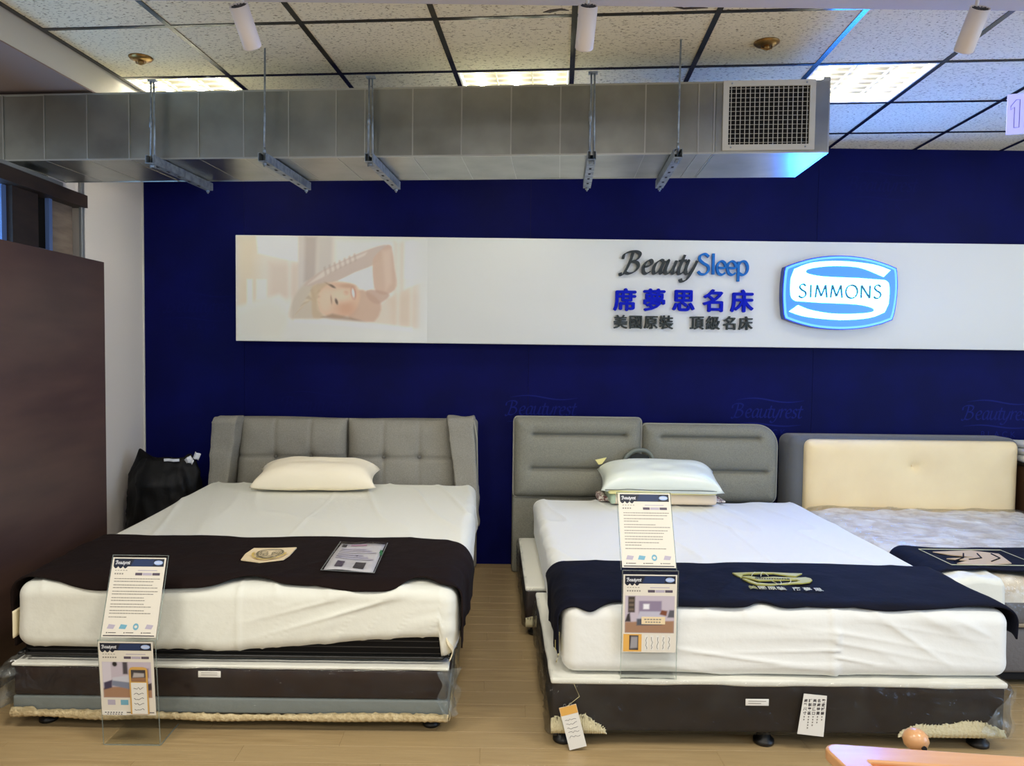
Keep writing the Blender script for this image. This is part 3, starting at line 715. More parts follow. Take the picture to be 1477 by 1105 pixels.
pt.fill(zp((250, 230), (410, 240), (400, 420), (250, 420)), c(216, 198, 184), 8, .6)
pt.fill(zp((400, 87), (440, 87), (440, 400), (400, 400)), c(212, 204, 198), 3, .8)
pt.fill(zp((435, 87), (500, 87), (490, 330), (430, 330)), c(186, 172, 164), 4, .8)
pt.fill(zp((500, 87), (590, 87), (580, 300), (500, 300)), c(206, 198, 190), 6, .8)
pt.fill(zp((590, 100), (1100, 100), (1100, 560), (590, 400)), c(236, 230, 222), 8, .9)
pt.fill(zp((900, 110), (960, 110), (950, 570), (900, 570)), c(222, 208, 192), 4, .7)
pt.fill(zp((960, 110), (1070, 110), (1070, 300), (960, 300)), c(240, 238, 234), 5, .7)
pt.fill(zp((75, 470), (300, 400), (420, 500), (700, 540), (1100, 580), (1100, 655), (75, 655)), c(232, 228, 220), 6, .95)
pt.fill(zp((80, 500), (250, 430), (360, 520), (300, 640), (80, 640)), c(226, 220, 210), 10, .7)
pt.fill(zp((770, 545), (790, 490), (870, 415), (990, 352), (1090, 312), (1095, 572), (870, 572)), c(226, 212, 196), 2.5, .95)
pt.fill(zp((880, 420), (1000, 370), (1080, 400), (1070, 560), (900, 560)), c(214, 194, 172), 10, .5)
pt.fill(zp((350, 520), (375, 420), (430, 345), (500, 315), (560, 335), (520, 400), (520, 530), (420, 535)), c(206, 194, 178), 3, .95, 4)
pt.fill(zp((430, 350), (500, 285), (620, 222), (740, 165), (850, 128), (890, 150), (800, 232), (700, 275), (610, 322), (520, 345)), c(206, 188, 176), 1.6, .95, 3)
pt.fill(zp((450, 345), (530, 275), (640, 218), (760, 168), (750, 185), (620, 250), (520, 310)), c(232, 222, 212), 2, .7)
for k in range(7):
    x = 540 + k * 26; pt.fill(zp((x, 300 - k * 13), (x + 12, 290 - k * 13), (x + 2, 245 - k * 12), (x - 8, 252 - k * 12)), c(188, 168, 154), 1.2, .5)
pt.fill(zp((800, 190), (870, 128), (893, 160), (905, 250), (918, 345), (870, 392), (810, 380), (788, 300), (790, 235)), c(212, 184, 164), 1.8, .95, 3)
pt.fill(zp((840, 160), (885, 150), (890, 330), (860, 370)), c(226, 204, 186), 4, .6)
pt.fill(zp((612, 322), (700, 280), (788, 245), (796, 355), (760, 375), (700, 345)), c(246, 244, 238), 1.5, .95)
pt.fill(zp((690, 400), (740, 370), (835, 440), (800, 540), (690, 535), (660, 500)), c(210, 180, 158), 2.5, .95, 3)
pt.fill(zp((760, 372), (840, 375), (880, 400), (820, 445), (770, 420)), c(200, 166, 146), 2, .8, 3)
pt.fill(zp((488, 400), (530, 345), (610, 328), (690, 340), (724, 385), (718, 440), (690, 490), (630, 522), (560, 520), (505, 475)), c(222, 190, 164), 3.0, 1, 4)
pt.ell(zx(655), zz_(472), 12, 10, c(206, 150, 118), .8, .5)
pt.ell(zx(620), zz_(400), 16, 9, c(240, 216, 194), .8, .7)
pt.ell(zx(540), zz_(430), 10, 18, c(232, 208, 186), .7, .7)
pt.ell(zx(660), zz_(350), 11, 3, c(200, 158, 130), .7, .6)
for k in range(9):   # strands swept back from the forehead
    a0 = k * 13
    pt.fill(zp((372 + a0, 530 - k * 22), (392 + a0, 500 - k * 20), (520 - k * 1.5, 360 + k * 17), (512 - k * 1.5, 352 + k * 17)), c(*((188, 164, 132) if k % 2 else (222, 208, 184))), 1.6, .55)
pt.fill(zp((470, 360), (520, 338), (560, 336), (515, 380), (498, 430), (505, 480), (540, 520), (480, 525), (470, 440)), c(204, 180, 148), 2.2, .75, 3)
pt.ell(zx(578), zz_(352), 5.5, 1.7, c(98, 76, 64), .5, .8, -.5); pt.ell(zx(601), zz_(434), 1.9, 4.6, c(84, 66, 56), .5, .85, .3)
pt.ell(zx(574), zz_(425), 1.3, 6.5, c(172, 138, 112), .6, .7, .1); pt.ell(zx(556), zz_(342), 5.5, 1.1, c(176, 146, 122), .6, .6, -.6)
pt.ell(zx(650), zz_(388), 3.4, 3, c(204, 158, 130), .7, .6); pt.ell(zx(634), zz_(392), 5, 2.2, c(236, 206, 182), .7, .6)
pt.ell(zx(690), zz_(388), 3.6, 8.4, c(190, 124, 108), .5, .75, .15); pt.ell(zx(689), zz_(388), 1.9, 6.4, c(248, 242, 236), .5, .95, .15)
pt.fill(zp((520, 520), (580, 500), (680, 520), (760, 545), (700, 548), (600, 545)), c(158, 128, 108), 2.5, .7)
pt.fill(zp((380, 532), (560, 528), (780, 545), (1000, 570), (1000, 590), (600, 560), (380, 545)), c(238, 236, 230), 3, .9)
for k, x in enumerate((345, 915, 985, 1040)):
    pt.fill(zp((x, 100), (x + 22, 100), (x + 18, 575), (x, 575)), c(240, 236, 228), 4, .35)
pt.C = np.clip(pt.C * 1.16, 0, .86)
fade = sstep(246, 272, pt.X)[..., None]; pt.C = pt.C * (1 - fade) + np.array(c(236, 237, 233)[:3]) * fade
ps = 1.33 / 272
pr_ = pt.obj('portrait_print', lambda x, z: (SX0 + .006 + x * ps, SY - .0008, SZ0 + .004 + z * (SZ1 - SZ0 - .008) / 153), sb)
pr_['label'] = 'printed portrait of a smiling woman lying on white bedding'

# raised lettering
def word(name, label, specs, x0, zb, fn, t1):
    t = thing(name, label, 'lettering', (x0, SY, zb)); x = x0
    for ch, h, m_, kw in specs:
        g, adv = letter(ch, x, zb, h, fn, -.022, t1, **kw); mk('letter', *g, m_, t); x += adv
    return t
fnI = lambda a, b, t: (a + (b - 2.088) * .22, SY + t, b)
fnU = lambda a, b, t: (a, SY + t, b)
pen = dict(wmin=.07, wmax=.24)
K = .094
word('script_lettering', 'raised two-tone script reading BeautySleep on the white sign board',
     [('B', K, m_letgrey, pen), ('e', K, m_letgrey, pen), ('a', K, m_letgrey, pen), ('u', K, m_letgrey, pen), ('t', K, m_letgrey, pen), ('y', K, m_letgrey, pen)], .905, 2.088, fnI, -.001)
_x = .905 + K * sum(ST[q][0] for q in 'Beauty') + .018
par_ = bpy.data.objects['script_lettering']
for ch, dx in (('S', 1.02), ('l', .40), ('E', .80), ('E', .80), ('p', .9)):
    g, adv = letter(ch, _x, 2.088, .090, fnU, -.022, -.001, .12, .20); mk('letter', *g, m_letblue, par_); _x += .090 * dx
def cjk_row(name, label, chars, xs_, zb, size, m_, off, sq=1.0):
    t = thing(name, label, 'lettering', (xs_[0], SY, zb))
    for ch, x in zip(chars, xs_):
        V, Fc = text_mesh(ch, size, .011); cxm = (V[:, 0].min() + V[:, 0].max()) / 2
        V, Fc = join([(V + np.array([dx_ * off, dz_ * off, .0002 * k_]), Fc) for k_, (dx_, dz_) in enumerate(((0, 0), (-1, 0), (1, 0), (0, .8), (0, -.8)))]); V = np.array(V)
        mk('letter', [(x + (p[0] - cxm) * sq, SY - .012 - p[2], zb + p[1]) for p in V], Fc, m_, t)
cjk_row('chinese_lettering', 'large raised royal blue Chinese lettering in the middle row of the sign', '席夢思名床', [.914, 1.118, 1.322, 1.526, 1.728], 1.845, .162, m_letnavy, .005)
cjk_row('chinese_lettering', 'small raised dark grey Chinese lettering in the bottom row of the sign', '美國原裝頂級名床', [.887, .992, 1.098, 1.205, 1.418, 1.530, 1.644, 1.757], 1.715, .100, m_letgrn, .0018)

# lit logo
lg = thing('illuminated_logo', 'glowing blue and white shield logo reading SIMMONS on the sign board', 'sign', (2.38, SY, 1.72))
def lz(x, y): return (1.995 + (x - 843) / 2.954 * (.765 / (160.5)), 2.222 - (y - 118) / 2.954 * (.508 / 106.3))
outl = [lz(*q) for q in smooth_path([(848, 168), (900, 148), (980, 127), (1085, 118), (1190, 127), (1270, 148), (1322, 168)], 4) + smooth_path([(1326, 185), (1330, 240), (1328, 300), (1320, 360), (1312, 388)], 4) + smooth_path([(1270, 405), (1190, 424), (1085, 432), (980, 424), (900, 405), (852, 388)], 4) + smooth_path([(846, 370), (840, 300), (840, 240), (844, 185)], 4)][::-1]
cxl = sum(p[0] for p in outl) / len(outl); czl = sum(p[1] for p in outl) / len(outl)
def scl(P, s, sz=None): return [(cxl + (a - cxl) * s, czl + (b - czl) * (sz or s)) for a, b in P]
mk('body', *prism(outl, fnU, -.062, -.004), m_logoside, lg)
mk('rim', *prism(scl(outl, .985, .978), fnU, -.0655, -.0622), m_logorim, lg)
mk('face', *prism(scl(outl, .945, .92), fnU, -.0685, -.0657), m_logoblue, lg)
Sp = smooth_path([(1293, 178), (1220, 155), (1085, 142), (960, 150), (885, 178)], 4) + smooth_path([(872, 215), (870, 260), (876, 298), (895, 312)], 3) + smooth_path([(1000, 318), (1150, 323), (1215, 335), (1230, 347), (1215, 357), (1150, 364), (1050, 364), (960, 350), (905, 330)], 4) + smooth_path([(868, 357), (940, 378), (1085, 390), (1210, 380), (1275, 355)], 4) + smooth_path([(1290, 320), (1292, 270), (1287, 232), (1270, 220)], 3) + smooth_path([(1160, 213), (1010, 208), (945, 197), (934, 186), (950, 175), (1010, 165), (1085, 162), (1170, 170), (1265, 206)], 4)
mk('white_band', *prism([lz(*q) for q in Sp][::-1], fnU, -.0715, -.0687), m_logowhite, lg)
x = 2.098
for ch, h in zip('SIMMONS', [.0585] * 7):
    g, adv = letter(ch, x, 1.932, h, fnU, -.0730, -.0716, wmin=.14, wmax=.25, straight=True); mk('letter', *g, m_logotxt, lg); x += adv * 1.02 + .012

# ================================================================== BEDS
def zt1(y): return .588 + .0215 * (y - 3.0)
def wx1(x, y):
    """the left mattress narrows a little towards its right foot corner"""
    return x - .042 * sstep(3.75, 3.0, y) * sstep(-1.0, -.10, x)
def wrap_section(a, hw, r):
    s = 1 if a >= 0 else -1; q = abs(a)
    if q <= hw - r: return a, 0.0
    if q <= hw - r + r * PI / 2:
        t = (q - hw + r) / r; return s * (hw - r + r * math.sin(t)), r * (1 - math.cos(t))
    return s * hw, r + (q - hw + r - r * PI / 2)
def wrap_front(b, yf, r):
    if b >= yf + r: return b, 0.0
    t = (yf + r - b) / r
    if t <= PI / 2: return yf + r - r * math.sin(t), r * (1 - math.cos(t))
    return yf, r + (t - PI / 2) * r

def fitted_sheet(par, name, x0, x1, y0, y1, zb, ztop_fn, r, hem, folds, material, seam_x=None, seedv=0, warp=None):
    z1 = float(ztop_fn(y0))
    V, N, Q = rbox(x0, x1, y0, y1, zb, z1, r, (150, 150, 26), 5)
    keep = ~np.all(np.abs(V[Q][:, :, 2] - zb) < 1e-4, axis=1); Q = Q[keep]
    f = (V[:, 2] - zb) / (z1 - zb)
    P = V.copy()
    hz = hem(P[:, 0], P[:, 1]); V[:, 2] = np.where(f < 1, hz + f * (z1 - hz), V[:, 2])
    V[:, 2] += (ztop_fn(P[:, 1]) - z1) * f
    top = np.clip(N[:, 2], 0, 1); front = np.clip(-N[:, 1], 0, 1); side = np.abs(N[:, 0])
    d = folds(P, N, f)
    # soft lie of the top cloth
    R1 = np.stack([P[:, 0] * 2.2 + P[:, 1] * .5, P[:, 1] * 1.4 - P[:, 0] * .6, P[:, 2] * 0 + seedv], -1)
    d += top * (.008 * vn(R1, 3) + .010 * ridge(np.stack([P[:, 0] * 6 + 1.5 * P[:, 1], P[:, 1] * 1.3, P[:, 2] * 0 + seedv], -1), 5, 6))
    if seam_x is not None:
        g = np.exp(-((P[:, 0] - seam_x - .02 * vn(np.stack([P[:, 1] * 2, P[:, 0] * 0, P[:, 2] * 0], -1), 9)) / .009) ** 2)
        d += g * (.005 * front + .004 * top)
    V = V + N * d[:, None]
    lo = f < .02; V[lo, 2] += .004 * vn(np.stack([P[lo, 0] * 12, P[lo, 1] * 12, P[lo, 0] * 0], -1), 4)
    if warp: V[:, 0] = warp(V[:, 0], V[:, 1])
    o = mk(name, V, Q, material, par, True); return o

def base_unit(t, X0, X1, Y0, Y1, zbot, zmid, zlow, ztop, mbody, lower=None, lining=True, feet=((.08, .08),), seed=1):
    rb('box', X0, X1, Y0, Y1, zlow, ztop - .014, .018, mbody, t, (24, 24, 3), 3)
    V, N, Q = rbox(X0 - .004, X1 + .004, Y0 - .004, Y1 + .004, ztop - .022, ztop, .009, (30, 30, 1), 3)
    V += N * (.003 * vn(V * 9, seed))[:, None]; mk('top_edge', V, Q, m_baseedge, t, True)

# ---------------------------------------------------------------- left bed
B1 = dict(x0=-1.915, x1=-.165, y0=2.985, y1=5.06)
b1 = thing('bed_base', 'plastic-wrapped dark brown bed base with grey lower band under the left bed', 'bed base', (-1.04, 4.0, 0))
X0, X1, Y0, Y1 = B1['x0'], B1['x1'], B1['y0'], B1['y1']
rb('box', X0, X1, Y0, Y1, .135, .262, .014, m_basebrown, b1, (20, 20, 2), 2)
V, N, Q = rbox(X0 - .006, X1 + .004, Y0 - .006, Y1 + .004, .2565, .271, .007, (30, 30, 1), 3); V += N * (.003 * vn(V * 9, 1))[:, None]
mk('top_edge', V, Q, m_baseedge, b1, True)
rb('lower_band', X0 - .002, X1 + .002, Y0 - .002, Y1 + .002, .072, .1345, .008, m_basegrey, b1, (20, 20, 2), 2)
def lining(t, X0, X1, Y0, sag, zt, name='lining', ragged=.004):
    n = 150
    def fn(s, q):
        x = X0 + s * (X1 - X0); zl = .052 - sag * math.sin(PI * s) ** 1.2 + .006 * math.sin(s * 23) * (1 - s)
        ztop = zt(s) + ragged * math.sin(s * 190) * random.random()
        z = zl + q * (ztop - zl); bul = .006 * math.sin(PI * q) + .0035 * math.sin(s * 400 + q * 4)
        return (x, Y0 - .012 - bul, z)
    V, Fc = grid(n, 5, fn); o = mk(name, V, Fc, m_lining, t, True)
    md = o.modifiers.new('thickness', 'SOLIDIFY'); md.thickness = .006; md.offset = -1
    return o
lining(b1, X0 - .004, X1 + .004, Y0, .004, lambda s: .082 + .006 * math.sin(s * 9) + (.012 if s < .06 else 0))
V, Fc = grid(6, 40, lambda s, q: (X1 + .004 + .004 * math.sin(PI * s), Y0 + q * (Y1 - Y0), .052 + s * .03)); o = mk('side_lining', V, Fc, m_lining, b1, True); o.modifiers.new('thickness', 'SOLIDIFY').thickness = .004
def foot(t, x, y, h=.055, r=.036):
    mk('foot', *lathe(x, y, [(.001, 0), (r * .86, 0), (r, .004), (r, .018), (r * .7, .022), (r * .62, h), (.001, h)], 20), m_foot, t, True)
for x in (X0 + .1, X1 - .07):
    for y in (Y0 + .07, Y1 - .1): foot(b1, x, y, .0715)
def wrap_shell(t, X0, X1, Y0, Y1, z0, z1, amp, material, seed, name='plastic_wrap', open_back=True):
    V, N, Q = rbox(X0, X1, Y0, Y1, z0, z1, .03, (70, 70, 14), 4, rz=.02)
    keep = ~(np.all(V[Q][:, :, 2] > z1 - .001, axis=1) | np.all(V[Q][:, :, 2] < z0 + .001, axis=1)); Q = Q[keep]
    P = V.copy()
    d = amp * (vn(P * 7, seed) * .6 + ridge(np.stack([P[:, 0] * 6 + P[:, 2] * 14, P[:, 1] * 6 - P[:, 2] * 9, P[:, 2] * 10], -1), seed + 1, 4) * .9)
    cor = np.exp(-(((P[:, 0] - X0) / .10) ** 2)) + np.exp(-(((P[:, 0] - X1) / .07) ** 2)); d *= .35 + 1.6 * cor
    V = V + N * d[:, None]
    used = np.unique(Q); mp = -np.ones(len(V), int); mp[used] = np.arange(len(used))
    return mk(name, V[used], mp[Q], material, t, True)
wrap_shell(b1, X0 - .014, X1 + .014, Y0 - .016, Y1 + .01, .066, .270, .009, m_wrap, 21)
# crumpled plastic bunched at the left foot corner
V, N, Q = rbox(X0 - .085, X0 - .012, Y0 - .02, Y0 + .22, .075, .262, .03, (10, 20, 20), 3)
P = V.copy(); V += N * (.022 * ridge(P * np.array([16, 13, 11]), 6, 3) - .012 + .012 * vn(P * 9, 8))[:, None]; V[:, 0] += np.where(P[:, 2] > .2, .035, 0) * (P[:, 2] - .2) / .06
mk('bunched_plastic', V, Q, m_wrap2, b1, True)
V, Fc = grid(20, 24, lambda s, q: (X1 - .03 + s * .075 + .010 * math.sin(q * 11 + s * 3), Y0 - .020 + .05 * s - .012 * abs(math.sin(s * 7 + q * 5)), .070 + q * .195))
mk('gathered_plastic', V, Fc, m_wrap2, b1, True)
rb('maker_label', -1.162, -1.072, Y0 - .020, Y0 - .0185, .228, .2535, .0006, m_paperw, b1, k=1)
mk('label_text', *join([box(-1.15 + .0 * k, -1.085, Y0 - .0206, Y0 - .0201, .2455 - k * .008, .2475 - k * .008) for k in range(2)]), m_inkg, b1)

m1 = thing('mattress', 'thick black pinstriped mattress in a white fitted sheet on the left bed', 'mattress', (-1.02, 4.0, .272))
MX0, MX1, MY0, MY1 = -1.912, -.108, 3.005, 5.10
V, N, Q = rbox(MX0 + .012, MX1 - .012, MY0 + .012, MY1 - .012, .2735, .56, .045, (30, 30, 6), 4); V[:, 0] = wx1(V[:, 0], V[:, 1]); mk('ticking', V, Q, m_pin, m1, True)
mk('tape_edge', *tube([(float(wx1(x_, y_)), y_, .300) for x_, y_ in smooth_path([(MX0 + .004, 4.9), (MX0 + .004, 3.2), (MX0 + .03, MY0 + .02), (MX0 + .15, MY0 + .002), (-1.0, MY0 + .001), (MX1 - .15, MY0 + .002), (MX1 - .03, MY0 + .02), (MX1 - .004, 3.2), (MX1 - .004, 4.9)], 8)], .0065, 8), m_foot, m1, True)
def hem1(x, y):
    s = (x - MX0) / (MX1 - MX0)
    h = .318 - .008 * np.sin(s * 5) + .052 * sstep(.45, 1.0, s)
    return np.where(x > MX1 - .05, np.where(y < 3.25, .30 + .05 * sstep(3.03, 3.2, y), .34), h)
def folds1(P, N, f):
    front = np.clip(-N[:, 1], 0, 1); x, z = P[:, 0], P[:, 2]
    # diagonal pulls rising to the right corner, shallow on the left
    q = (z - .30) - .32 * (x - MX1) * .9
    dia = ridge(np.stack([q * 16 + .6 * x, x * 1.2, x * 0 + 2.5], -1), 12, 5) * sstep(-1.1, -.35, x)
    lef = ridge(np.stack([(z * .9 - .25 * x) * 10, x * 1.5, x * 0 + 7.5], -1), 13, 4) * (1 - sstep(-1.2, -.7, x))
    bot = ridge(np.stack([x * 16 - z * 9, z * 5, x * 0], -1), 14, 5) * (1 - f) ** 1.5
    d = front * (.016 * dia + .007 * lef + .009 * bot + .006 * vn(np.stack([x * 3, z * 5, x * 0], -1), 17))
    side = np.clip(N[:, 0], 0, 1); d += side * (.012 * ridge(np.stack([P[:, 1] * 4 + z * 4, z * 3, x * 0], -1), 19, 3) + .01 * (1 - f))
    return d
fitted_sheet(m1, 'fitted_sheet', MX0 - .006, MX1 + .006, MY0 - .008, MY1, .30, lambda y: .588 + .0215 * (y - 3.0), .06, hem1, folds1, m_sheet, -1.0, 3.0, wx1)
# turned-out sheet corner at the right foot end
V, Fc = grid(8, 12, lambda s, q: (MX1 - .03 - .04 * (1 - s) * .5 + .012 * math.sin(q * 5), 2.992 + s * .16 + .01 * math.sin(q * 7), .292 + q * .105 + .04 * s * (1 - q)))
o = mk('sheet_flap', V, Fc, m_sheetin, m1, True); o.modifiers.new('thickness', 'SOLIDIFY').thickness = .004
V, Fc = grid(4, 10, lambda s, q: (MX0 - .014 - .008 * s, 3.01 + s * .12, .36 + q * .11)); o = mk('sheet_flap', V, Fc, m_sheetin, m1, True); o.modifiers.new('thickness', 'SOLIDIFY').thickness = .004

# brown throw
def throw(name, label, xc, hw, r, yf, zt, aL, aR, near, far, off, material, nu=200, nv=60, seed=5, warp=None):
    t = thing(name, label, 'throw', (xc, yf + .3, 0))
    A0, A1 = -(hw - r + r * PI / 2) - aL, (hw - r + r * PI / 2) + aR
    V = []
    for j in range(nv + 1):
        for i in range(nu + 1):
            a = A0 + (A1 - A0) * i / nu; b0, b1_ = near(a), far(a); b = b0 + (b1_ - b0) * j / nv
            x, dx = wrap_section(a, hw + off, r + off); y, dy = wrap_front(b, yf - off, r + off)
            V.append([xc + x, y, zt(y) + off - dx - dy])
    V = np.array(V); Fc = [(j * (nu + 1) + i, j * (nu + 1) + i + 1, (j + 1) * (nu + 1) + i + 1, (j + 1) * (nu + 1) + i) for j in range(nv) for i in range(nu)]
    q = np.stack([V[:, 0] * 5 - V[:, 1] * 4, V[:, 1] * 3 + V[:, 0] * .5, V[:, 2] * 4], -1)
    fold = .007 * ridge(q, seed, 4) + .004 * vn(V * 9, seed + 1)
    V[:, 2] += fold * .8; V[:, 1] -= fold * .3
    sgn = np.sign(V[:, 0] - xc) * sstep(hw - .05, hw, np.abs(V[:, 0] - xc))
    V[:, 0] += sgn * (.012 * ridge(np.stack([V[:, 1] * 9, V[:, 2] * 3, V[:, 0] * 0], -1), seed + 2, 3))
    if warp: V[:, 0] = warp(V[:, 0], V[:, 1])
    o = mk('cloth', V, Fc, material, t, True); md = o.modifiers.new('thickness', 'SOLIDIFY'); md.thickness = .007; md.offset = 1
    return t
def bump_(a, c0, w_): return math.exp(-((a - c0) / w_) ** 2)
near1 = lambda a: 2.998 + .05 * (1 - sstep(-.85, -.55, a)) + .055 * bump_(a, .03, .10) - .015 * bump_(a, .6, .15) + .075 * bump_(a, .76, .07) + .03 * bump_(a, .93, .05) + .008 * math.sin(a * 9) - .03 * bump_(a, -.55, .3)
far1 = lambda a: 3.635 + .012 * math.sin(a * 5) - (.10 * sstep(.78, .95, a)) + .01 * math.sin(a * 13)
rn1 = throw('brown_throw', 'dark brown plush throw laid across the foot of the left bed', -1.01, .908, .06, 3.0, zt1, .25, .19, near1, far1, .020, m_runbrown, seed=5, warp=wx1)
def on1(x, y, k=0): return (x, y, zt1(y) + .0305 + .002 * math.sin(x * 40) + k)
patch = [(-1.076, 3.225), (-.99, 3.205), (-.895, 3.236), (-.885, 3.30), (-.885, 3.418), (-.98, 3.415), (-1.075, 3.398), (-1.085, 3.31)]
pobj = mk('cream_patch', *prism(patch, lambda a, b, t: on1(a, b, t), .008, .003), m_patch, rn1); pobj['label'] = 'cream sewn patch with a round embroidered emblem'
def ring(cx, cy, rx, ry, w_, fn, k, n=40, a0=0, a1=2 * PI):
    V = []
    for i in range(n + 1):
        t = a0 + (a1 - a0) * i / n
        V += [fn(cx + (rx + w_) * math.cos(t), cy + (ry + w_) * math.sin(t), k), fn(cx + (rx - w_) * math.cos(t), cy + (ry - w_) * math.sin(t), k)]
    return V, [(2 * i, 2 * i + 1, 2 * i + 3, 2 * i + 2) for i in range(n)]
mk('emblem_ring', *ring(-.975, 3.31, .055, .062, .004, on1, .0150), m_patchink, pobj)
mk('emblem_wreath', *ring(-.975, 3.30, .070, .078, .005, on1, .0150, 30, PI * .95, PI * 2.05), m_patchyel, pobj)
V, Fc = text_mesh('品質', .06); mk('emblem_text', [on1(-1.033 + p[0] * .95, 3.285 + p[1] * 1.0, .0150) for p in V], Fc, m_patchink, pobj)
mk('emblem_line', *join([([on1(-1.02, 3.262 - k * .018, .0150), on1(-.93, 3.262 - k * .018, .0150), on1(-.93, 3.254 - k * .018, .0150), on1(-1.02, 3.254 - k * .018, .0150)], [(0, 1, 2, 3)]) for k in range(2)]), m_patchink, pobj)
# leaflet in a clear sleeve
lf = thing('sleeved_leaflet', 'printed leaflet in a clear plastic sleeve lying on the brown throw', 'leaflet', (-.59, 3.3, .63))
A = np.array([-.694, 3.115]); ex = np.array([.208, -.022]); ey = np.array([-.004, .395])
def lfn(s, q, t): p = A + ex * s + ey * q; return (p[0], p[1], zt1(p[1]) + .036 + .004 * math.sin(s * 5 + q * 4) + t)
V, Fc = grid(8, 8, lambda s, q: lfn(s, q, 0)); o = mk('sheet_of_paper', V, Fc, mat('leaflet_paper', c(206, 204, 208), .5), lf, True); o.modifiers.new('thickness', 'SOLIDIFY').thickness = .002
V, Fc = grid(10, 10, lambda s, q: lfn(-.05 + s * 1.1, -.05 + q * 1.1, .004)); mk('clear_sleeve', V, Fc, m_sleeve, lf, True)
mk('sleeve_border', *join([([lfn(a, b, .0045), lfn(c_, b, .0045), lfn(c_, d_, .0045), lfn(a, d_, .0045)], [(0, 1, 2, 3)]) for a, b, c_, d_ in ((-.05, -.05, 1.05, -.03), (-.05, -.05, -.03, 1.05), (1.03, -.05, 1.05, 1.05))]), m_alu, lf)
def lrect(a, b, c_, d_, m_, nm, n=3): V, Fc = grid(n, n, lambda s, q: lfn(a + s * (c_ - a), b + q * (d_ - b), .0028)); mk(nm, V, Fc, m_, lf)
lrect(.18, .08, .34, .28, m_inkp, 'small_picture'); lrect(.56, .08, .78, .30, m_inkd, 'small_picture'); lrect(.06, .84, .16, .95, m_inkd, 'printed_mark')
lrect(.25, .9, .6, .95, mat('leaflet_pink', c(176, 134, 160), .5), 'printed_heading')
mk('printed_lines', *join([([lfn(.08 + .0 * k, .38 + k * .075, .003), lfn(.9 - .13 * (k % 3), .38 + k * .075, .003), lfn(.9 - .13 * (k % 3), .405 + k * .075, .003), lfn(.08, .405 + k * .075, .003)], [(0, 1, 2, 3)]) for k in range(6)]), m_inkl, lf)
mk('green_clip', *join([([lfn(a, b, .006), lfn(a + .05, b, .006), lfn(a + .05, b + .12, .006), lfn(a, b + .12, .006)], [(0, 1, 2, 3)]) for a, b in ((1.0, .5), (.97, .58))]), mat('clip_green', c(30, 110, 60), .4), lf)

# pillow: pinched cushion
def pillow(t, name, cx, cy, z0, w_, d_, h, rot, material, tilt=0, seed=0, up=.62, pinch=.07, nu=40):
    V = []; Fc = []
    n = nu; idx = {}
    for side in (1, -1):
        for j in range(n + 1):
            for i in range(n + 1):
                if side == -1 and (i in (0, n) or j in (0, n)): idx[(side, i, j)] = idx[(1, i, j)]; continue
                s, q = 2 * i / n - 1, 2 * j / n - 1
                px = s * (1 - pinch * (1 - abs(q) ** 2) * 1.0 * abs(s) ** 3); py = q * (1 - pinch * (1 - abs(s) ** 2) * abs(q) ** 3)
                th = (max(0, (1 - s ** 4)) * max(0, (1 - q ** 4))) ** .55
                wr = .05 * float(vn(np.array([[s * 3 + seed, q * 3, seed]]), 3)[0]) * th + .07 * (1 - th) * math.sin(9 * s + 5 * q + seed) * th ** .5
                z = (up if side == 1 else -(1 - up)) * h * (th + wr)
                idx[(side, i, j)] = len(V); V.append([px * w_ / 2, py * d_ / 2, z])
    for side in (1, -1):
        for j in range(n):
            for i in range(n):
                f = (idx[(side, i, j)], idx[(side, i + 1, j)], idx[(side, i + 1, j + 1)], idx[(side, i, j + 1)]); Fc.append(f if side == 1 else f[::-1])
    V = np.array(V); a = math.radians(tilt); y, z = V[:, 1].copy(), V[:, 2].copy(); V[:, 1] = y * math.cos(a) - z * math.sin(a); V[:, 2] = y * math.sin(a) + z * math.cos(a)
    a = math.radians(rot); x, y = V[:, 0].copy(), V[:, 1].copy(); V[:, 0] = x * math.cos(a) - y * math.sin(a); V[:, 1] = x * math.sin(a) + y * math.cos(a)
    zl = V[:, 2].min(); V += np.array([cx, cy, z0 - zl]); return mk(name, V, Fc, material, t, True)
p1 = thing('pillow', 'cream cotton pillow lying against the left tufted headboard', 'pillow', (-1.13, 4.93, .63))
pillow(p1, 'cushion', -1.135, 4.90, .634, .80, .33, .165, 3, m_pillow, 12, 2, .72, .10)
mk('edge_seam', *tube([(-1.52, 4.75, .648), (-1.3, 4.752, .650), (-1.13, 4.755, .652), (-.95, 4.76, .652), (-.76, 4.77, .66)], .0022, 6), m_sheetin, p1, True)

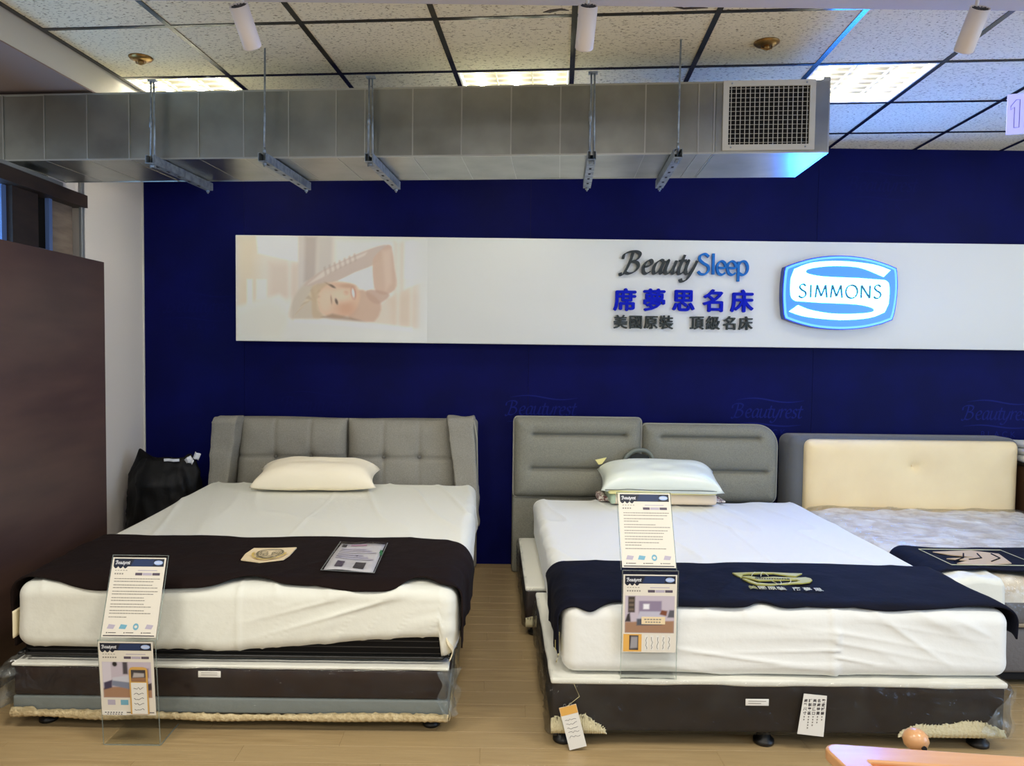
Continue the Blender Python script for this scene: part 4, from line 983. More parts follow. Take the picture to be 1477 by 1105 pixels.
# left headboard: tufted cushions between two slanted wings
h1 = thing('headboard', 'grey linen headboard with button-tufted cushions and slanted side wings', 'headboard', (-1.0, 5.25, 0))
def hbfun(V, N): return V
V, N, Q = rbox(-1.905, -.098, 5.25, 5.375, 0, 1.055, .035, (30, 2, 20), 4); V[:, 2] += .012 * vn(np.stack([V[:, 0] * 2, V[:, 0] * 0, V[:, 0] * 0], -1), 3) * (V[:, 2] > .9)
mk('back_panel', V, Q, m_hbgrey, h1, True)
def tuft_cushion(t, xl, xr, z0, z1, yf, buttons, seed, slant_l=0, slant_r=0):
    n, k = 60, 40; V = []
    for j in range(k + 1):
        for i in range(n + 1):
            s, q = i / n, j / k; z = z0 + q * (z1 - z0)
            x = (xl + slant_l * (1 - q)) + s * ((xr + slant_r * (1 - q)) - (xl + slant_l * (1 - q)))
            e = min(s, 1 - s) * (xr - xl); e2 = min(q + .3, 1 - q) * (z1 - z0)
            b = .075 * (1 - math.exp(-e / .035)) * (1 - math.exp(-e2 / .04))
            for bx_, bz_ in buttons:
                r2 = ((x - bx_) ** 2 + (z - bz_) ** 2) ** .5; b -= .045 * math.exp(-r2 / .03)
                b -= .017 * math.exp(-abs(x - bx_) / .009)
            b -= .022 * math.exp(-abs(z - .795) / .010)
            b += .005 * float(vn(np.array([[x * 9, z * 9, seed]]), 4)[0])
            V.append((x, yf - b, z))
    Fc = [(j * (n + 1) + i, j * (n + 1) + i + 1, (j + 1) * (n + 1) + i + 1, (j + 1) * (n + 1) + i) for j in range(k) for i in range(n)]
    o = mk('tufted_cushion', V, Fc, m_hbgrey, t, True); md = o.modifiers.new('thickness', 'SOLIDIFY'); md.thickness = .03; md.offset = -1
    for bx_, bz_ in buttons:
        bo = mk('button', *lathe(bx_, bz_, [(.001, 0), (.009, .001), (.013, .005), (.010, .010), (.001, .012)], 12), m_button, t, True)
        for v in bo.data.vertices: xx, yy, zz = v.co; v.co = (xx, yf - .022 - zz, yy)
tuft_cushion(h1, -1.735, -1.000, .50, 1.062, 5.225, [(-1.491, .793), (-1.246, .795)], 1, -.045, 0)
tuft_cushion(h1, -.994, -.268, .50, 1.062, 5.225, [(-.745, .799), (-.499, .802)], 2, 0, .05)
def wing(xt0, xt1, xb0, xb1, ztop, seed):
    V, N, Q = rbox(0, 1, 5.065, 5.25, .35, ztop, .045, (1, 8, 24), 4, rz=.045)
    V, N, Q = rbox(-.5, .5, 5.065, 5.25, .35, ztop, .045, (6, 8, 24), 4)
    f = (V[:, 2] - .45) / (ztop - .45); xl = xb0 + (xt0 - xb0) * f; xr = xb1 + (xt1 - xb1) * f
    X = (V[:, 0] + .5); V[:, 0] = xl + X * (xr - xl); V += N * (.007 * vn(V * 11, seed) + .006 * ridge(np.stack([V[:, 0] * 3 + V[:, 2] * 9, V[:, 2] * 14, V[:, 1] * 4], -1), seed, 5))[:, None]
    mk('side_wing', V, Q, m_hbgrey, h1, True)
wing(-1.885, -1.715, -1.925, -1.80, 1.073, 5); wing(-.305, -.118, -.215, -.082, 1.088, 6)
wing_trim = mk('wing_edge', *tube([(-.120, 5.07, 1.07), (-.100, 5.10, .95), (-.09, 5.10, .6)], .006, 6), m_piping, h1, True)

# black bag in the corner
bg = thing('black_bag', 'bulging black plastic bag in the corner beside the left headboard', 'bag', (-2.16, 5.05, 0))
def bagfn(s, q):
    a = 2 * PI * s; prof = [(0, .26), (.15, .30), (.45, .285), (.7, .265), (.86, .25), (1.0, .20)]
    z = .0 + q * .80; r = np.interp(q, [p_[0] for p_ in prof], [p_[1] for p_ in prof])
    ca, sa = math.cos(a), math.sin(a); rx = r * .84; ry = r * .60
    if q > .8:
        pk = bump_(math.atan2(sa, ca), PI * .93, .5) * .05 + bump_(math.atan2(sa, ca), -.25, .35) * .03
        z += pk * (q - .8) / .2; ry *= 1 - .55 * (q - .8) / .2
    n_ = float(vn(np.array([[ca * 2.2, sa * 2.2, q * 4.5]]), 8)[0]); n2 = float(ridge(np.array([[ca * 3 + q * 3, sa * 3, q * 5]]), 9, 4)[0])
    return (-2.19 + ca * (rx + .012 * n_ + .02 * n2), 5.04 + sa * (ry + .02 * n_ + .02 * n2), z + .012 * n_ * q)
V, Fc = grid(64, 40, bagfn); n_ = 65
V.append((-2.19, 5.04, .70)); Fc += [(40 * n_ + i, 40 * n_ + i + 1, len(V) - 1) for i in range(64)] + [tuple(range(64))[::-1]]
mk('sack', V, Fc, m_bag, bg, True)
for k, (x, z, w_, h_, r_) in enumerate(((-2.11, .795, .10, .018, 0), (-2.00, .80, .05, .03, .6), (-1.945, .825, .04, .045, -.4), (-1.985, .79, .04, .03, -.5))):
    V, Fc = grid(6, 4, lambda s, q: (x + (s - .5) * w_ * math.cos(r_) - (q - .5) * h_ * math.sin(r_), 4.955 + .01 * math.sin(s * 7 + k), z + (s - .5) * w_ * math.sin(r_) + (q - .5) * h_ * math.cos(r_)))
    o = mk('tissue_scrap', V, Fc, m_tissue, bg, True); o.modifiers.new('thickness', 'SOLIDIFY').thickness = .002

# ---------------------------------------------------------------- middle bed
def ragged_patch(t, x0, x1, y, prof, seed, name='torn_fleece'):
    """cream fleece showing through torn lining along the foot of a base; prof: (s, top z)"""
    n = 90; r2 = random.Random(seed); V = []
    top = [np.interp(i / n, [p_[0] for p_ in prof], [p_[1] for p_ in prof]) for i in range(n + 1)]
    for i in range(n + 1):
        x = x0 + (x1 - x0) * i / n; zt = top[i] + (r2.uniform(.0, .009) if 0 < i < n else 0)
        for q in range(5):
            z = .056 + (zt - .056) * q / 4; V.append((x + (.004 * math.sin(i * 2.3) if q == 4 else 0), y - .003 - .007 * math.sin(PI * min(1, q / 3.2)) - .002 * math.sin(i * 1.7 + q), z))
    Fc = [(i * 5 + q, (i + 1) * 5 + q, (i + 1) * 5 + q + 1, i * 5 + q + 1) for i in range(n) for q in range(4)]
    o = mk(name, V, Fc, m_fleece, t, True); o.modifiers.new('thickness', 'SOLIDIFY').thickness = .004
b2 = thing('bed_base', 'charcoal bed base in clear plastic with torn cream fleece, under the middle bed', 'bed base', (1.14, 3.4, 0))
X0, X1, Y0, Y1 = .248, 2.022, 2.895, 3.93
rb('box', X0, X1, Y0, Y1, .062, .262, .016, m_basechar, b2, (20, 12, 3), 2)
V, N, Q = rbox(X0 - .006, X1 + .006, Y0 - .006, Y1 + .004, .250, .275, .010, (40, 24, 1), 3); V += N * (.0035 * vn(V * 9, 2))[:, None]; mk('top_edge', V, Q, m_baseedge, b2, True)
ragged_patch(b2, X0 - .002, X0 + .215, Y0 - .002, [(0, .115), (.15, .118), (.4, .125), (.62, .128), (.78, .10), (.93, .078), (1, .06)], 4)
ragged_patch(b2, X1 - .42, X1 + .002, Y0 - .002, [(0, .066), (.08, .085), (.18, .105), (.4, .10), (.6, .118), (.75, .12), (.85, .105), (.95, .088), (1, .075)], 5)
for x in (X0 + .05, X0 + .85, X1 - .07):
    for y in (Y0 + .05, Y1 - .1): foot(b2, x, y, .0615, .040)
wrap_shell(b2, X0 - .014, X1 + .014, Y0 - .017, Y1 + .01, .058, .276, .008, m_wrap, 31)
# loose gathered plastic at the right foot corner
V, Fc = grid(20, 24, lambda s, q: (X1 - .10 + s * .125 + .012 * math.sin(q * 9), Y0 - .024 - .012 * abs(math.sin(s * 6 + q * 4)) + .02 * s, .062 + q * (.20 * (.35 + .65 * s))))
mk('gathered_plastic', V, Fc, m_wrap2, b2, True)
rb('maker_label', .998, 1.088, Y0 - .0215, Y0 - .020, .183, .2095, .0006, m_paperw, b2, k=1)
mk('label_text', *join([box(1.008, 1.078 - .02 * k, Y0 - .0222, Y0 - .0216, .200 - k * .009, .2025 - k * .009) for k in range(2)]), m_inkg, b2)
b2b = thing('bed_base', 'second plastic-wrapped base half at the head end of the middle bed', 'bed base', (1.1, 4.5, 0))
X0b, X1b, Y0b, Y1b = .198, 1.97, 4.02, 5.08
rb('box', X0b, X1b, Y0b, Y1b, .062, .262, .016, m_basebrown, b2b, (12, 12, 3), 2)
rb('top_edge', X0b - .006, X1b + .006, Y0b - .006, Y1b + .004, .250, .275, .010, m_baseedge, b2b, (20, 20, 1), 2)
ragged_patch(b2b, X0b - .002, X0b + .12, Y0b - .002, [(0, .10), (.5, .112), (.8, .09), (1, .07)], 6)
for x in (X0b + .05, X1b - .07):
    for y in (Y0b + .05, Y1b - .1): foot(b2b, x, y, .0615, .036)
wrap_shell(b2b, X0b - .014, X1b + .014, Y0b - .017, Y1b + .01, .058, .276, .006, m_wrap, 41)
# paper notice and price tag
pn = thing('paper_notice', 'white paper notice with vertical Chinese columns stuck to the middle base', 'notice', (1.26, Y0 - .025, .15))
pf = lambda a, b, t: (1.199 + a + .07 * b, Y0 - .027 - t, .072 + b)
mk('sheet', *prism([(0, .005), (.103, -.006), (.100, .156), (.010, .164)], pf, .0012, 0), m_paperw, pn)
for k, col in enumerate(('床墊尺寸', '訂製專區', '美國進口', '名床特賣', '歡迎試躺')):
    for i, ch in enumerate(col):
        V, Fc = text_mesh(ch, .0135, 0, 0, .0004, 1); mk('printed_character', [pf(.0135 + k * .0172 + p[0], .132 - i * .0165 + p[1], .0016) for p in V], Fc, m_inkd, pn)
    mk('printed_column', *join([(lambda a, b: ([pf(a, b, .0016), pf(a + .005, b, .0016), pf(a + .005, b + .006, .0016), pf(a, b + .006, .0016)], [(0, 1, 2, 3)]))(.017 + k * .0172, .07 - i * .011) for i in range(2 + (k * 3) % 4)]), m_inkg, pn)
tg = thing('price_tag', 'hanging white price tag with orange head at the middle base corner', 'tag', (.33, Y0 - .03, .0))
t0 = Vector((.317, Y0 - .034, .0045)); te = Vector((.9665, 0, .257)); tu = Vector((-.257, 0, .9665)); tw_ = .068; th_ = .172
tf = lambda a, b, t: tuple(t0 + te * a + tu * b + Vector((0, -t, 0)))
mk('card', *prism([(0, 0), (tw_, 0), (tw_, th_), (0, th_)], tf, .0012, 0), m_paperw, tg)
mk('orange_head', *prism([(.001, th_ - .034), (tw_ - .001, th_ - .034), (tw_ - .001, th_ - .001), (.001, th_ - .001)], tf, .0018, .0012), m_inko, tg)
rr = random.Random(3)
mk('handwriting', *join([tube([tf(.012 + i * .006 + rr.uniform(-.001, .001), .118 - k * .017 + rr.uniform(-.004, .004), .0016) for i in range(8)], .0006, 4) for k in range(5)]), m_inkd, tg)
mk('string', *tube([tf(tw_ * .5, th_, .001), (.352, Y0 - .030, .215), (.330, Y0 - .02, .262)], .0008, 5), m_string, tg)
for s in (-.01, .012): mk('hole_ring', *tube([tf(tw_ * .5 + s + .005 * math.cos(a), th_ + .005 + .005 * math.sin(a), .002) for a in np.linspace(0, 6.2, 12)], .0008, 4), m_alu, tg)

m2 = thing('mattress', 'deep mattress in a white fitted sheet on the middle bed', 'mattress', (1.17, 4.0, .28))
NX0, NX1, NY0, NY1 = .292, 2.048, 2.917, 5.03
def zt2(y): return .553 + 0 * y
V, N, Q = rbox(NX0 + .012, NX1 - .012, NY0 + .012, NY1 - .012, .2805, .535, .06, (20, 20, 6), 4); mk('core', V, Q, m_sheetin, m2, True)
def hem2(x, y): return .2815 + .006 * np.sin(x * 4) * 0
def folds2(P, N, f):
    front = np.clip(-N[:, 1], 0, 1); x, z = P[:, 0], P[:, 2]; sx = 1.355
    near_seam = np.exp(-np.abs(x - sx) / .35)
    hor = ridge(np.stack([z * 22 + .8 * np.abs(x - sx), x * 1.0, x * 0 + 3.5], -1), 31, 5) * near_seam * (x < sx + .02)
    hor2 = ridge(np.stack([z * 18 + 3.2 * (x - sx), x * 1.2, x * 0 + 9.5], -1), 33, 5) * near_seam * (x >= sx)
    dia = ridge(np.stack([(z + .62 * (x - 1.9)) * 9, x * .8, x * 0 + 1.5], -1), 35, 9) * sstep(1.45, 1.65, x) * (1 - sstep(1.9, 2.0, x)) * f
    low = ridge(np.stack([(z + .12 * (x - .9)) * 15, x * .9, x * 0 + 6.5], -1), 37, 6) * (1 - sstep(1.1, 1.5, x)) * sstep(.55, .8, x) * (1 - f)
    d = front * (.010 * (1 - f) ** 2 + .009 * hor + .008 * hor2 + .014 * dia + .011 * low + .004 * vn(np.stack([x * 3, z * 4, x * 0], -1), 39))
    side = np.clip(-N[:, 0], 0, 1); d += side * .010 * ridge(np.stack([P[:, 1] * 10 + z * 4, z * 2, x * 0], -1), 41, 3) * f
    return d
fitted_sheet(m2, 'fitted_sheet', NX0 - .004, NX1 + .004, NY0 - .004, NY1, .2815, zt2, .055, hem2, folds2, m_sheet2, 1.355, 8.0)
mk('corner_cord', *tube([(NX0 - .012, 2.965, .43), (NX0 - .022, 2.93, .40), (NX0 - .018, 2.92, .36), (NX0 - .028, 2.91, .33)], .0025, 6), m_string, m2, True)
mk('corner_tuft', *rbox(NX0 - .030, NX0 - .014, 2.945, 2.98, .36, .41, .006, k=2)[::2], m_pily, m2, True)

near2 = lambda a: 2.914 + .03 * bump_(a, -.66, .07) - .02 * bump_(a, -.78, .04) + .035 * bump_(a, -.10, .05) + .006 * math.sin(a * 11) + .015 * sstep(.5, .85, a)
far2 = lambda a: 3.475 + .01 * math.sin(a * 7) - .02 * sstep(.5, .9, a)
rn2 = throw('navy_throw', 'navy plush throw with gold globe emblem across the middle bed', 1.172, .884, .055, 2.904, zt2, .15, .07, near2, far2, .012, m_runnavy, seed=15)
def on2(x, y, k=0): return (x, y, .553 + .0275 + k)
gt = [(1.068, 3.289), (1.133, 3.299), (1.192, 3.306), (1.255, 3.304), (1.312, 3.296), (1.377, 3.293), (1.332, 3.25), (1.303, 3.257), (1.249, 3.288), (1.184, 3.285), (1.126, 3.276), (1.103, 3.263), (1.098, 3.239), (1.083, 3.22)]
gm = [(1.089, 3.238), (1.127, 3.246), (1.163, 3.223), (1.23, 3.238), (1.33, 3.23), (1.369, 3.237), (1.384, 3.22), (1.381, 3.196), (1.359, 3.169), (1.32, 3.153), (1.274, 3.146), (1.217, 3.127), (1.166, 3.123), (1.119, 3.129), (1.098, 3.162), (1.085, 3.208), (1.101, 3.203), (1.13, 3.152), (1.172, 3.139), (1.224, 3.144), (1.307, 3.174), (1.327, 3.188), (1.317, 3.2), (1.212, 3.19), (1.148, 3.181), (1.116, 3.215)]
em = mk('gold_emblem', *join([prism(gt[::-1], lambda a, b, t: on2(a, b, t), .001, -.004), prism(gm[::-1], lambda a, b, t: on2(a, b, t), .001, -.004)]), m_gold, rn2)
for l in ([(1.172, 3.303), (1.15, 3.271), (1.138, 3.246)], [(1.206, 3.305), (1.189, 3.273), (1.177, 3.242)], [(1.21, 3.305), (1.212, 3.28), (1.212, 3.249)], [(1.201, 3.178), (1.208, 3.149), (1.207, 3.129)], [(1.237, 3.179), (1.233, 3.156), (1.22, 3.129)], [(1.287, 3.193), (1.278, 3.169), (1.258, 3.14)]):
    mk('globe_line', *tube([on2(a, b, .001) for a, b in l], .0016, 5), m_palegold, em)
V, Fc = text_mesh('Simmons', .036, 0, .25, .0006); mk('emblem_name', [on2(1.135 + p[0] * 1.15, 3.200 + p[1] * .85 - p[0] * .02, .0022) for p in V], Fc, m_runnavy, em)
for i, (ch, x) in enumerate(zip('美國原裝席夢思', (1.085, 1.123, 1.162, 1.20, 1.262, 1.305, 1.348))):
    V, Fc = text_mesh(ch, .036, 0, 0, .0006, 1); mk('embroidered_character', [on2(x - .016 + p[0] + p[1] * .1, 3.068 - i * .003 + p[1] * 1.3, .0012) for p in V], Fc, m_palegold if i else m_gold, rn2)

# pillows on the middle bed
lp = thing('latex_pillow', 'beige block pillow lying under the glossy white pillow', 'pillow', (1.12, 4.94, .565))
V, N, Q = rbox(.775, 1.452, 4.80, 5.055, .567, .640, .022, (30, 10, 4), 4); V[:, 2] += .006 * np.sin((V[:, 0] - .7) * 5) * (V[:, 2] > .6); mk('block', V, Q, m_pilbox, lp, True)
mk('side_gusset', *rbox(.765, .80, 4.79, 5.05, .57, .637, .015, k=3)[::2], m_piln, lp, True)
tp = thing('pillow', 'glossy white pillow with grey piping and yellow underside atop the block pillow', 'pillow', (1.09, 4.93, .642))
pillow(tp, 'cover', 1.092, 4.900, .642, .775, .34, .158, -3, m_pilw, 15, 5, .74, .06)
V, N, Q = rbox(.745, 1.435, 4.752, 4.90, .6425, .672, .013, (30, 6, 2), 3); V[:, 2] += .010 * sstep(1.2, 1.46, V[:, 0]) * 0; mk('yellow_gusset', V, Q, m_pily, tp, True)
mk('piping', *tube([(.722, 4.742, .672), (.80, 4.735, .674), (.86, 4.728, .680), (1.0, 4.724, .676), (1.16, 4.722, .677), (1.32, 4.722, .677), (1.455, 4.724, .672)], .0035, 6), m_strap, tp, True)
mk('yellow_corner', *prism([(.700, .815), (.775, .832), (.745, .79), (.722, .785)], lambda a, b, t: (a, 5.06 + t, b), -.008, .008), m_pily, tp)
pc = thing('floral_pouch', 'flat floral patterned pouch peeking out under the block pillow', 'pouch', (1.1, 5.0, .562))
V, N, Q = rbox(.705, 1.535, 4.90, 5.06, .5665, .578, .005, (40, 8, 1), 2); V[:, 2] += .03 * (V[:, 2] > .57) * np.exp(-((V[:, 0] - .73) / .04) ** 2); mk('cloth', V, Q, m_floral, pc, True)
hb_ = thing('carry_bag', 'dark carry bag with arched strap behind the stacked pillows', 'bag', (1.01, 5.1, .56))
rb('body', .87, 1.17, 5.066, 5.104, .566, .80, .012, m_bagdark, hb_, (6, 2, 6), 2)
arch = smooth_path([(.885, .79), (.90, .845), (.955, .888), (1.02, .896), (1.075, .87), (1.115, .79)], 6)
V = []; 
for x, z in arch: V += [(x, 5.058, z), (x, 5.092, z), (x * .88 + 1.0 * .12, 5.092, z - .024), (x * .88 + 1.0 * .12, 5.058, z - .024)]
Fc = [(4 * i + k, 4 * i + (k + 1) % 4, 4 * (i + 1) + (k + 1) % 4, 4 * (i + 1) + k) for i in range(len(arch) - 1) for k in range(4)]
mk('strap', V, Fc, m_strap, hb_, True)
mk('flap', *prism([(.925, .80), (1.08, .80), (1.06, .845), (.99, .862), (.945, .84)], lambda a, b, t: (a, 5.075 + t, b), 0, .01), m_bagdark, hb_)

# middle headboard: two channelled cushions
h2 = thing('headboard', 'grey fabric headboard of two channel-stitched cushions, left one higher', 'headboard', (1.05, 5.25, 0))
rb('left_body', .150, 1.03, 5.19, 5.37, 0, .545, .02, m_hbgrey2, h2, (10, 2, 8), 3)
rb('right_body', 1.04, 1.93, 5.20, 5.37, 0, .52, .02, m_hbgrey2, h2, (10, 2, 8), 3)
def channel_cushion(x0, x1, z0, z1, yf, depth, grooves, rc, seed):
    """front cushion: rounded outline rc=(bl,br,tr,tl), stitched grooves ((xa,xb,z),...)"""
    n, k = 90, 60; V = []
    w_, h_ = x1 - x0, z1 - z0
    for side in (0, 1):
        for j in range(k + 1):
            for i in range(n + 1):
                s, q = i / n, j / k; x, z = x0 + s * w_, z0 + q * h_
                for (cx, cz, r, sx, sz) in ((x0 + rc[0], z0 + rc[0], rc[0], -1, -1), (x1 - rc[1], z0 + rc[1], rc[1], 1, -1), (x1 - rc[2], z1 - rc[2], rc[2], 1, 1), (x0 + rc[3], z1 - rc[3], rc[3], -1, 1)):
                    dx, dz = (x - cx) * sx, (z - cz) * sz
                    if dx > 0 and dz > 0:
                        m_ = max(dx, dz); L = math.hypot(dx, dz)
                        if L > 0: x, z = cx + sx * dx * m_ / L, cz + sz * dz * m_ / L
                e = min(s * w_, (1 - s) * w_, q * h_, (1 - q) * h_)
                if side == 0:
                    b = depth * (1 - math.exp(-e / .03)) ** .8
                    for xa, xb, zg in grooves:
                        lx = max(xa - x, x - xb, 0); b -= .052 * math.exp(-abs(z - zg) / .008) * math.exp(-lx / .012)
                        b -= .02 * math.exp(-((z - zg) / .05) ** 2) * math.exp(-lx / .03)
                    b += .004 * float(vn(np.array([[x * 7, z * 7, seed]]), 6)[0]); V.append((x, yf - b, z))
                else: V.append((x, yf + .06, z))
    m_ = (n + 1) * (k + 1); Fc = []
    for j in range(k):
        for i in range(n):
            a = j * (n + 1) + i; Fc.append((a, a + 1, a + n + 2, a + n + 1)); Fc.append((m_ + a, m_ + a + n + 1, m_ + a + n + 2, m_ + a + 1))
    bd = [i for i in range(n + 1)] + [j * (n + 1) + n for j in range(1, k + 1)] + [k * (n + 1) + i for i in range(n - 1, -1, -1)] + [j * (n + 1) for j in range(k - 1, 0, -1)]
    for a, b in zip(bd, bd[1:] + bd[:1]): Fc.append((b, a, m_ + a, m_ + b))
    mk('cushion', V, Fc, m_hbgrey2, h2, True)
    mk('piping', *tube([(V[i][0], yf - .006, V[i][2]) for i in bd[::2]] + [(V[bd[0]][0], yf - .006, V[bd[0]][2])], .0055, 6), m_piping, h2, True)
channel_cushion(.152, 1.030, .535, 1.092, 5.19, .075, ((.29, .915, .972), (.28, .90, .737)), (.03, .03, .03, .03), 3)
channel_cushion(1.036, 1.972, .505, 1.052, 5.20, .075, ((1.165, 1.83, .962), (1.12, 1.88, .732)), (.03, .06, .15, .03), 4)

# ---------------------------------------------------------------- right bed
b3 = thing('bed_base', 'grey bed base of the right-hand bed, partly hidden by the middle bed', 'bed base', (2.9, 4.3, 0))
rb('box', 2.145, 3.54, 3.46, 5.07, .07, .28, .02, mat('grey_base_cloth', c(104, 100, 98), .7, bump=(60, .3)), b3, (6, 6, 2), 2)
rb('skirt', 2.16, 3.52, 3.48, 5.06, .03, .0699, .008, m_black, b3, k=1)
for x in (2.25, 3.45):
    for y in (3.56, 4.95): foot(b3, x, y, .0295, .035)
m3 = thing('mattress', 'quilted beige mattress wrapped in plastic on the right-hand bed', 'mattress', (2.9, 4.3, .28))
V, N, Q = rbox(2.115, 3.56, 3.44, 5.055, .2815, .505, .05, (80, 80, 6), 4)
d = np.clip(N[:, 2], 0, 1) * (.012 * ridge(np.stack([V[:, 0] * 6, V[:, 1] * 6, V[:, 2] * 0], -1), 51, 2) + .008 * vn(np.stack([V[:, 0] * 11, V[:, 1] * 11, V[:, 2] * 0], -1), 52)); V += N * d[:, None]
mk('quilted_cover', V, Q, m_quilt, m3, True)
rb('grey_border', 2.108, 3.566, 3.433, 4.9, .300, .43, .04, mat('grey_border_cloth', c(96, 94, 94), .7, bump=(60, .3)), m3, (10, 10, 3), 3)
V, N, Q = rbox(2.100, 3.575, 3.424, 5.060, .283, .522, .05, (90, 90, 8), 4); Q = Q[~np.all(V[Q][:, :, 2] < .284, axis=1)]; P = V.copy()
V += N * (.006 * vn(P * 8, 61) + .010 * ridge(np.stack([P[:, 0] * 5 + P[:, 1] * 5, P[:, 1] * 8, P[:, 2] * 6], -1), 62, 5))[:, None]
mk('plastic_wrap', V, Q, clear_mat('glossy_plastic_wrap', (.985, .99, .995, 1), .10, .05, bump=(11, 1.0), film=.03, film_col=c(225, 230, 240)), m3, True)
V, Fc = grid(14, 20, lambda s, q: (2.105 + s * .245 + .006 * math.sin(q * 6), (3.408 if q < .55 else 3.408 + (q - .55) / .45 * .20), (.335 + q / .55 * .185 if q < .55 else .532) + .006 * math.sin(s * 9 + q * 5) - (.02 if .5 < q < .6 else 0)))
o = mk('white_flap', V, Fc, m_sheet, m3, True); o.modifiers.new('thickness', 'SOLIDIFY').thickness = .006
far3 = lambda a: 3.925 + .015 * math.sin(a * 5) - .05 * sstep(-.66, -.78, a); near3 = lambda a: 3.50 + .02 * math.sin(a * 9)
rn3 = throw('navy_throw', 'navy throw with tan printed emblem on the right-hand bed', 2.837, .740, .05, 3.43, lambda y: .522 + 0 * y, .02, .05, near3, far3, .016, m_runnavy, 120, 40, 25)
tan = [(2.246, 3.793), (2.461, 3.828), (2.564, 3.769), (2.513, 3.600), (2.343, 3.560), (2.243, 3.589), (2.324, 3.638), (2.242, 3.67), (2.40, 3.70), (2.30, 3.74)]
mk('tan_emblem', *prism(tan[::-1], lambda a, b, t: (a, b, .552 + t), .001, -.003), m_tanprint, rn3)
mk('emblem_stroke', *join([tube([(2.25 + .09 * k, 3.62 + .03 * (k % 2), .5545), (2.33 + .09 * k, 3.68, .5545), (2.38 + .07 * k, 3.76, .5545)], .0035, 5) for k in range(3)]), m_runnavy, rn3)
mk('emblem_frame', *tube([(2.20, 3.56, .553), (2.20, 3.84, .553), (2.62, 3.84, .553), (2.62, 3.56, .553), (2.20, 3.56, .553)], .002, 5), m_palegold, rn3)
h3 = thing('headboard', 'cream headboard with grey surround and a single button tuft', 'headboard', (2.85, 5.25, 0))
V, N, Q = rbox(2.035, 3.605, 5.12, 5.375, 0, .985, .06, (20, 4, 12), 6); mk('surround', V, Q, m_hb3, h3, True)
nn, kk = 80, 50; V = []
for j in range(kk + 1):
    for i in range(nn + 1):
        s, q = i / nn, j / kk; x, z = 2.125 + s * 1.455, .42 + q * .548
        e = min(s * 1.455, (1 - s) * 1.455, (1 - q) * .548); r_ = math.hypot((x - 2.86), (z - .795))
        for sx, cx in ((-1, 2.125 + .05), (1, 3.58 - .05)):
            dx, dz = (x - cx) * sx, z - (.968 - .05)
            if dx > 0 and dz > 0:
                L = math.hypot(dx, dz); m_ = max(dx, dz); x, z = cx + sx * dx * m_ / L, .918 + dz * m_ / L
        b = .05 * (1 - math.exp(-e / .03)) - .04 * math.exp(-r_ / .022) - .012 * math.exp(-r_ / .09) - .004 * math.exp(-abs(x - 2.865) / .008) * (z < .795)
        V.append((x, 5.118 - b, z))
Fc = [(j * (nn + 1) + i, j * (nn + 1) + i + 1, (j + 1) * (nn + 1) + i + 1, (j + 1) * (nn + 1) + i) for j in range(kk) for i in range(nn)]
o = mk('cream_cushion', V, Fc, m_cream, h3, True); md = o.modifiers.new('thickness', 'SOLIDIFY'); md.thickness = .02; md.offset = -1
mk('button', *rbox(2.852, 2.868, 5.10, 5.108, .787, .803, .003, k=2)[::2], m_cream, h3, True)
# sliver of cabinet beyond the right headboard
ns = thing('brown_cabinet', 'brown cabinet side just visible at the right picture edge', 'cabinet', (3.8, 5.1, 0))
rb('body', 3.625, 4.05, 4.90, 5.36, .0, .80, .006, m_navstand, ns, k=1)
rb('top', 3.612, 4.06, 4.885, 5.37, .8001, .822, .005, mat('cabinet_top_dark', c(44, 36, 30), .5), ns, k=1)
fc = thing('folded_cloth', 'folded white cloth stacked on the brown cabinet at the right edge', 'cloth', (3.8, 5.1, .823))
for k in range(3):
    V, N, Q = rbox(3.615 + .006 * k, 4.02, 4.93, 5.30, .8235 + k * .046, .868 + k * .046, .02, (8, 8, 1), 3); V += N * (.004 * vn(V * 14, k))[:, None]; mk('fold', V, Q, m_sheet2, fc, True)

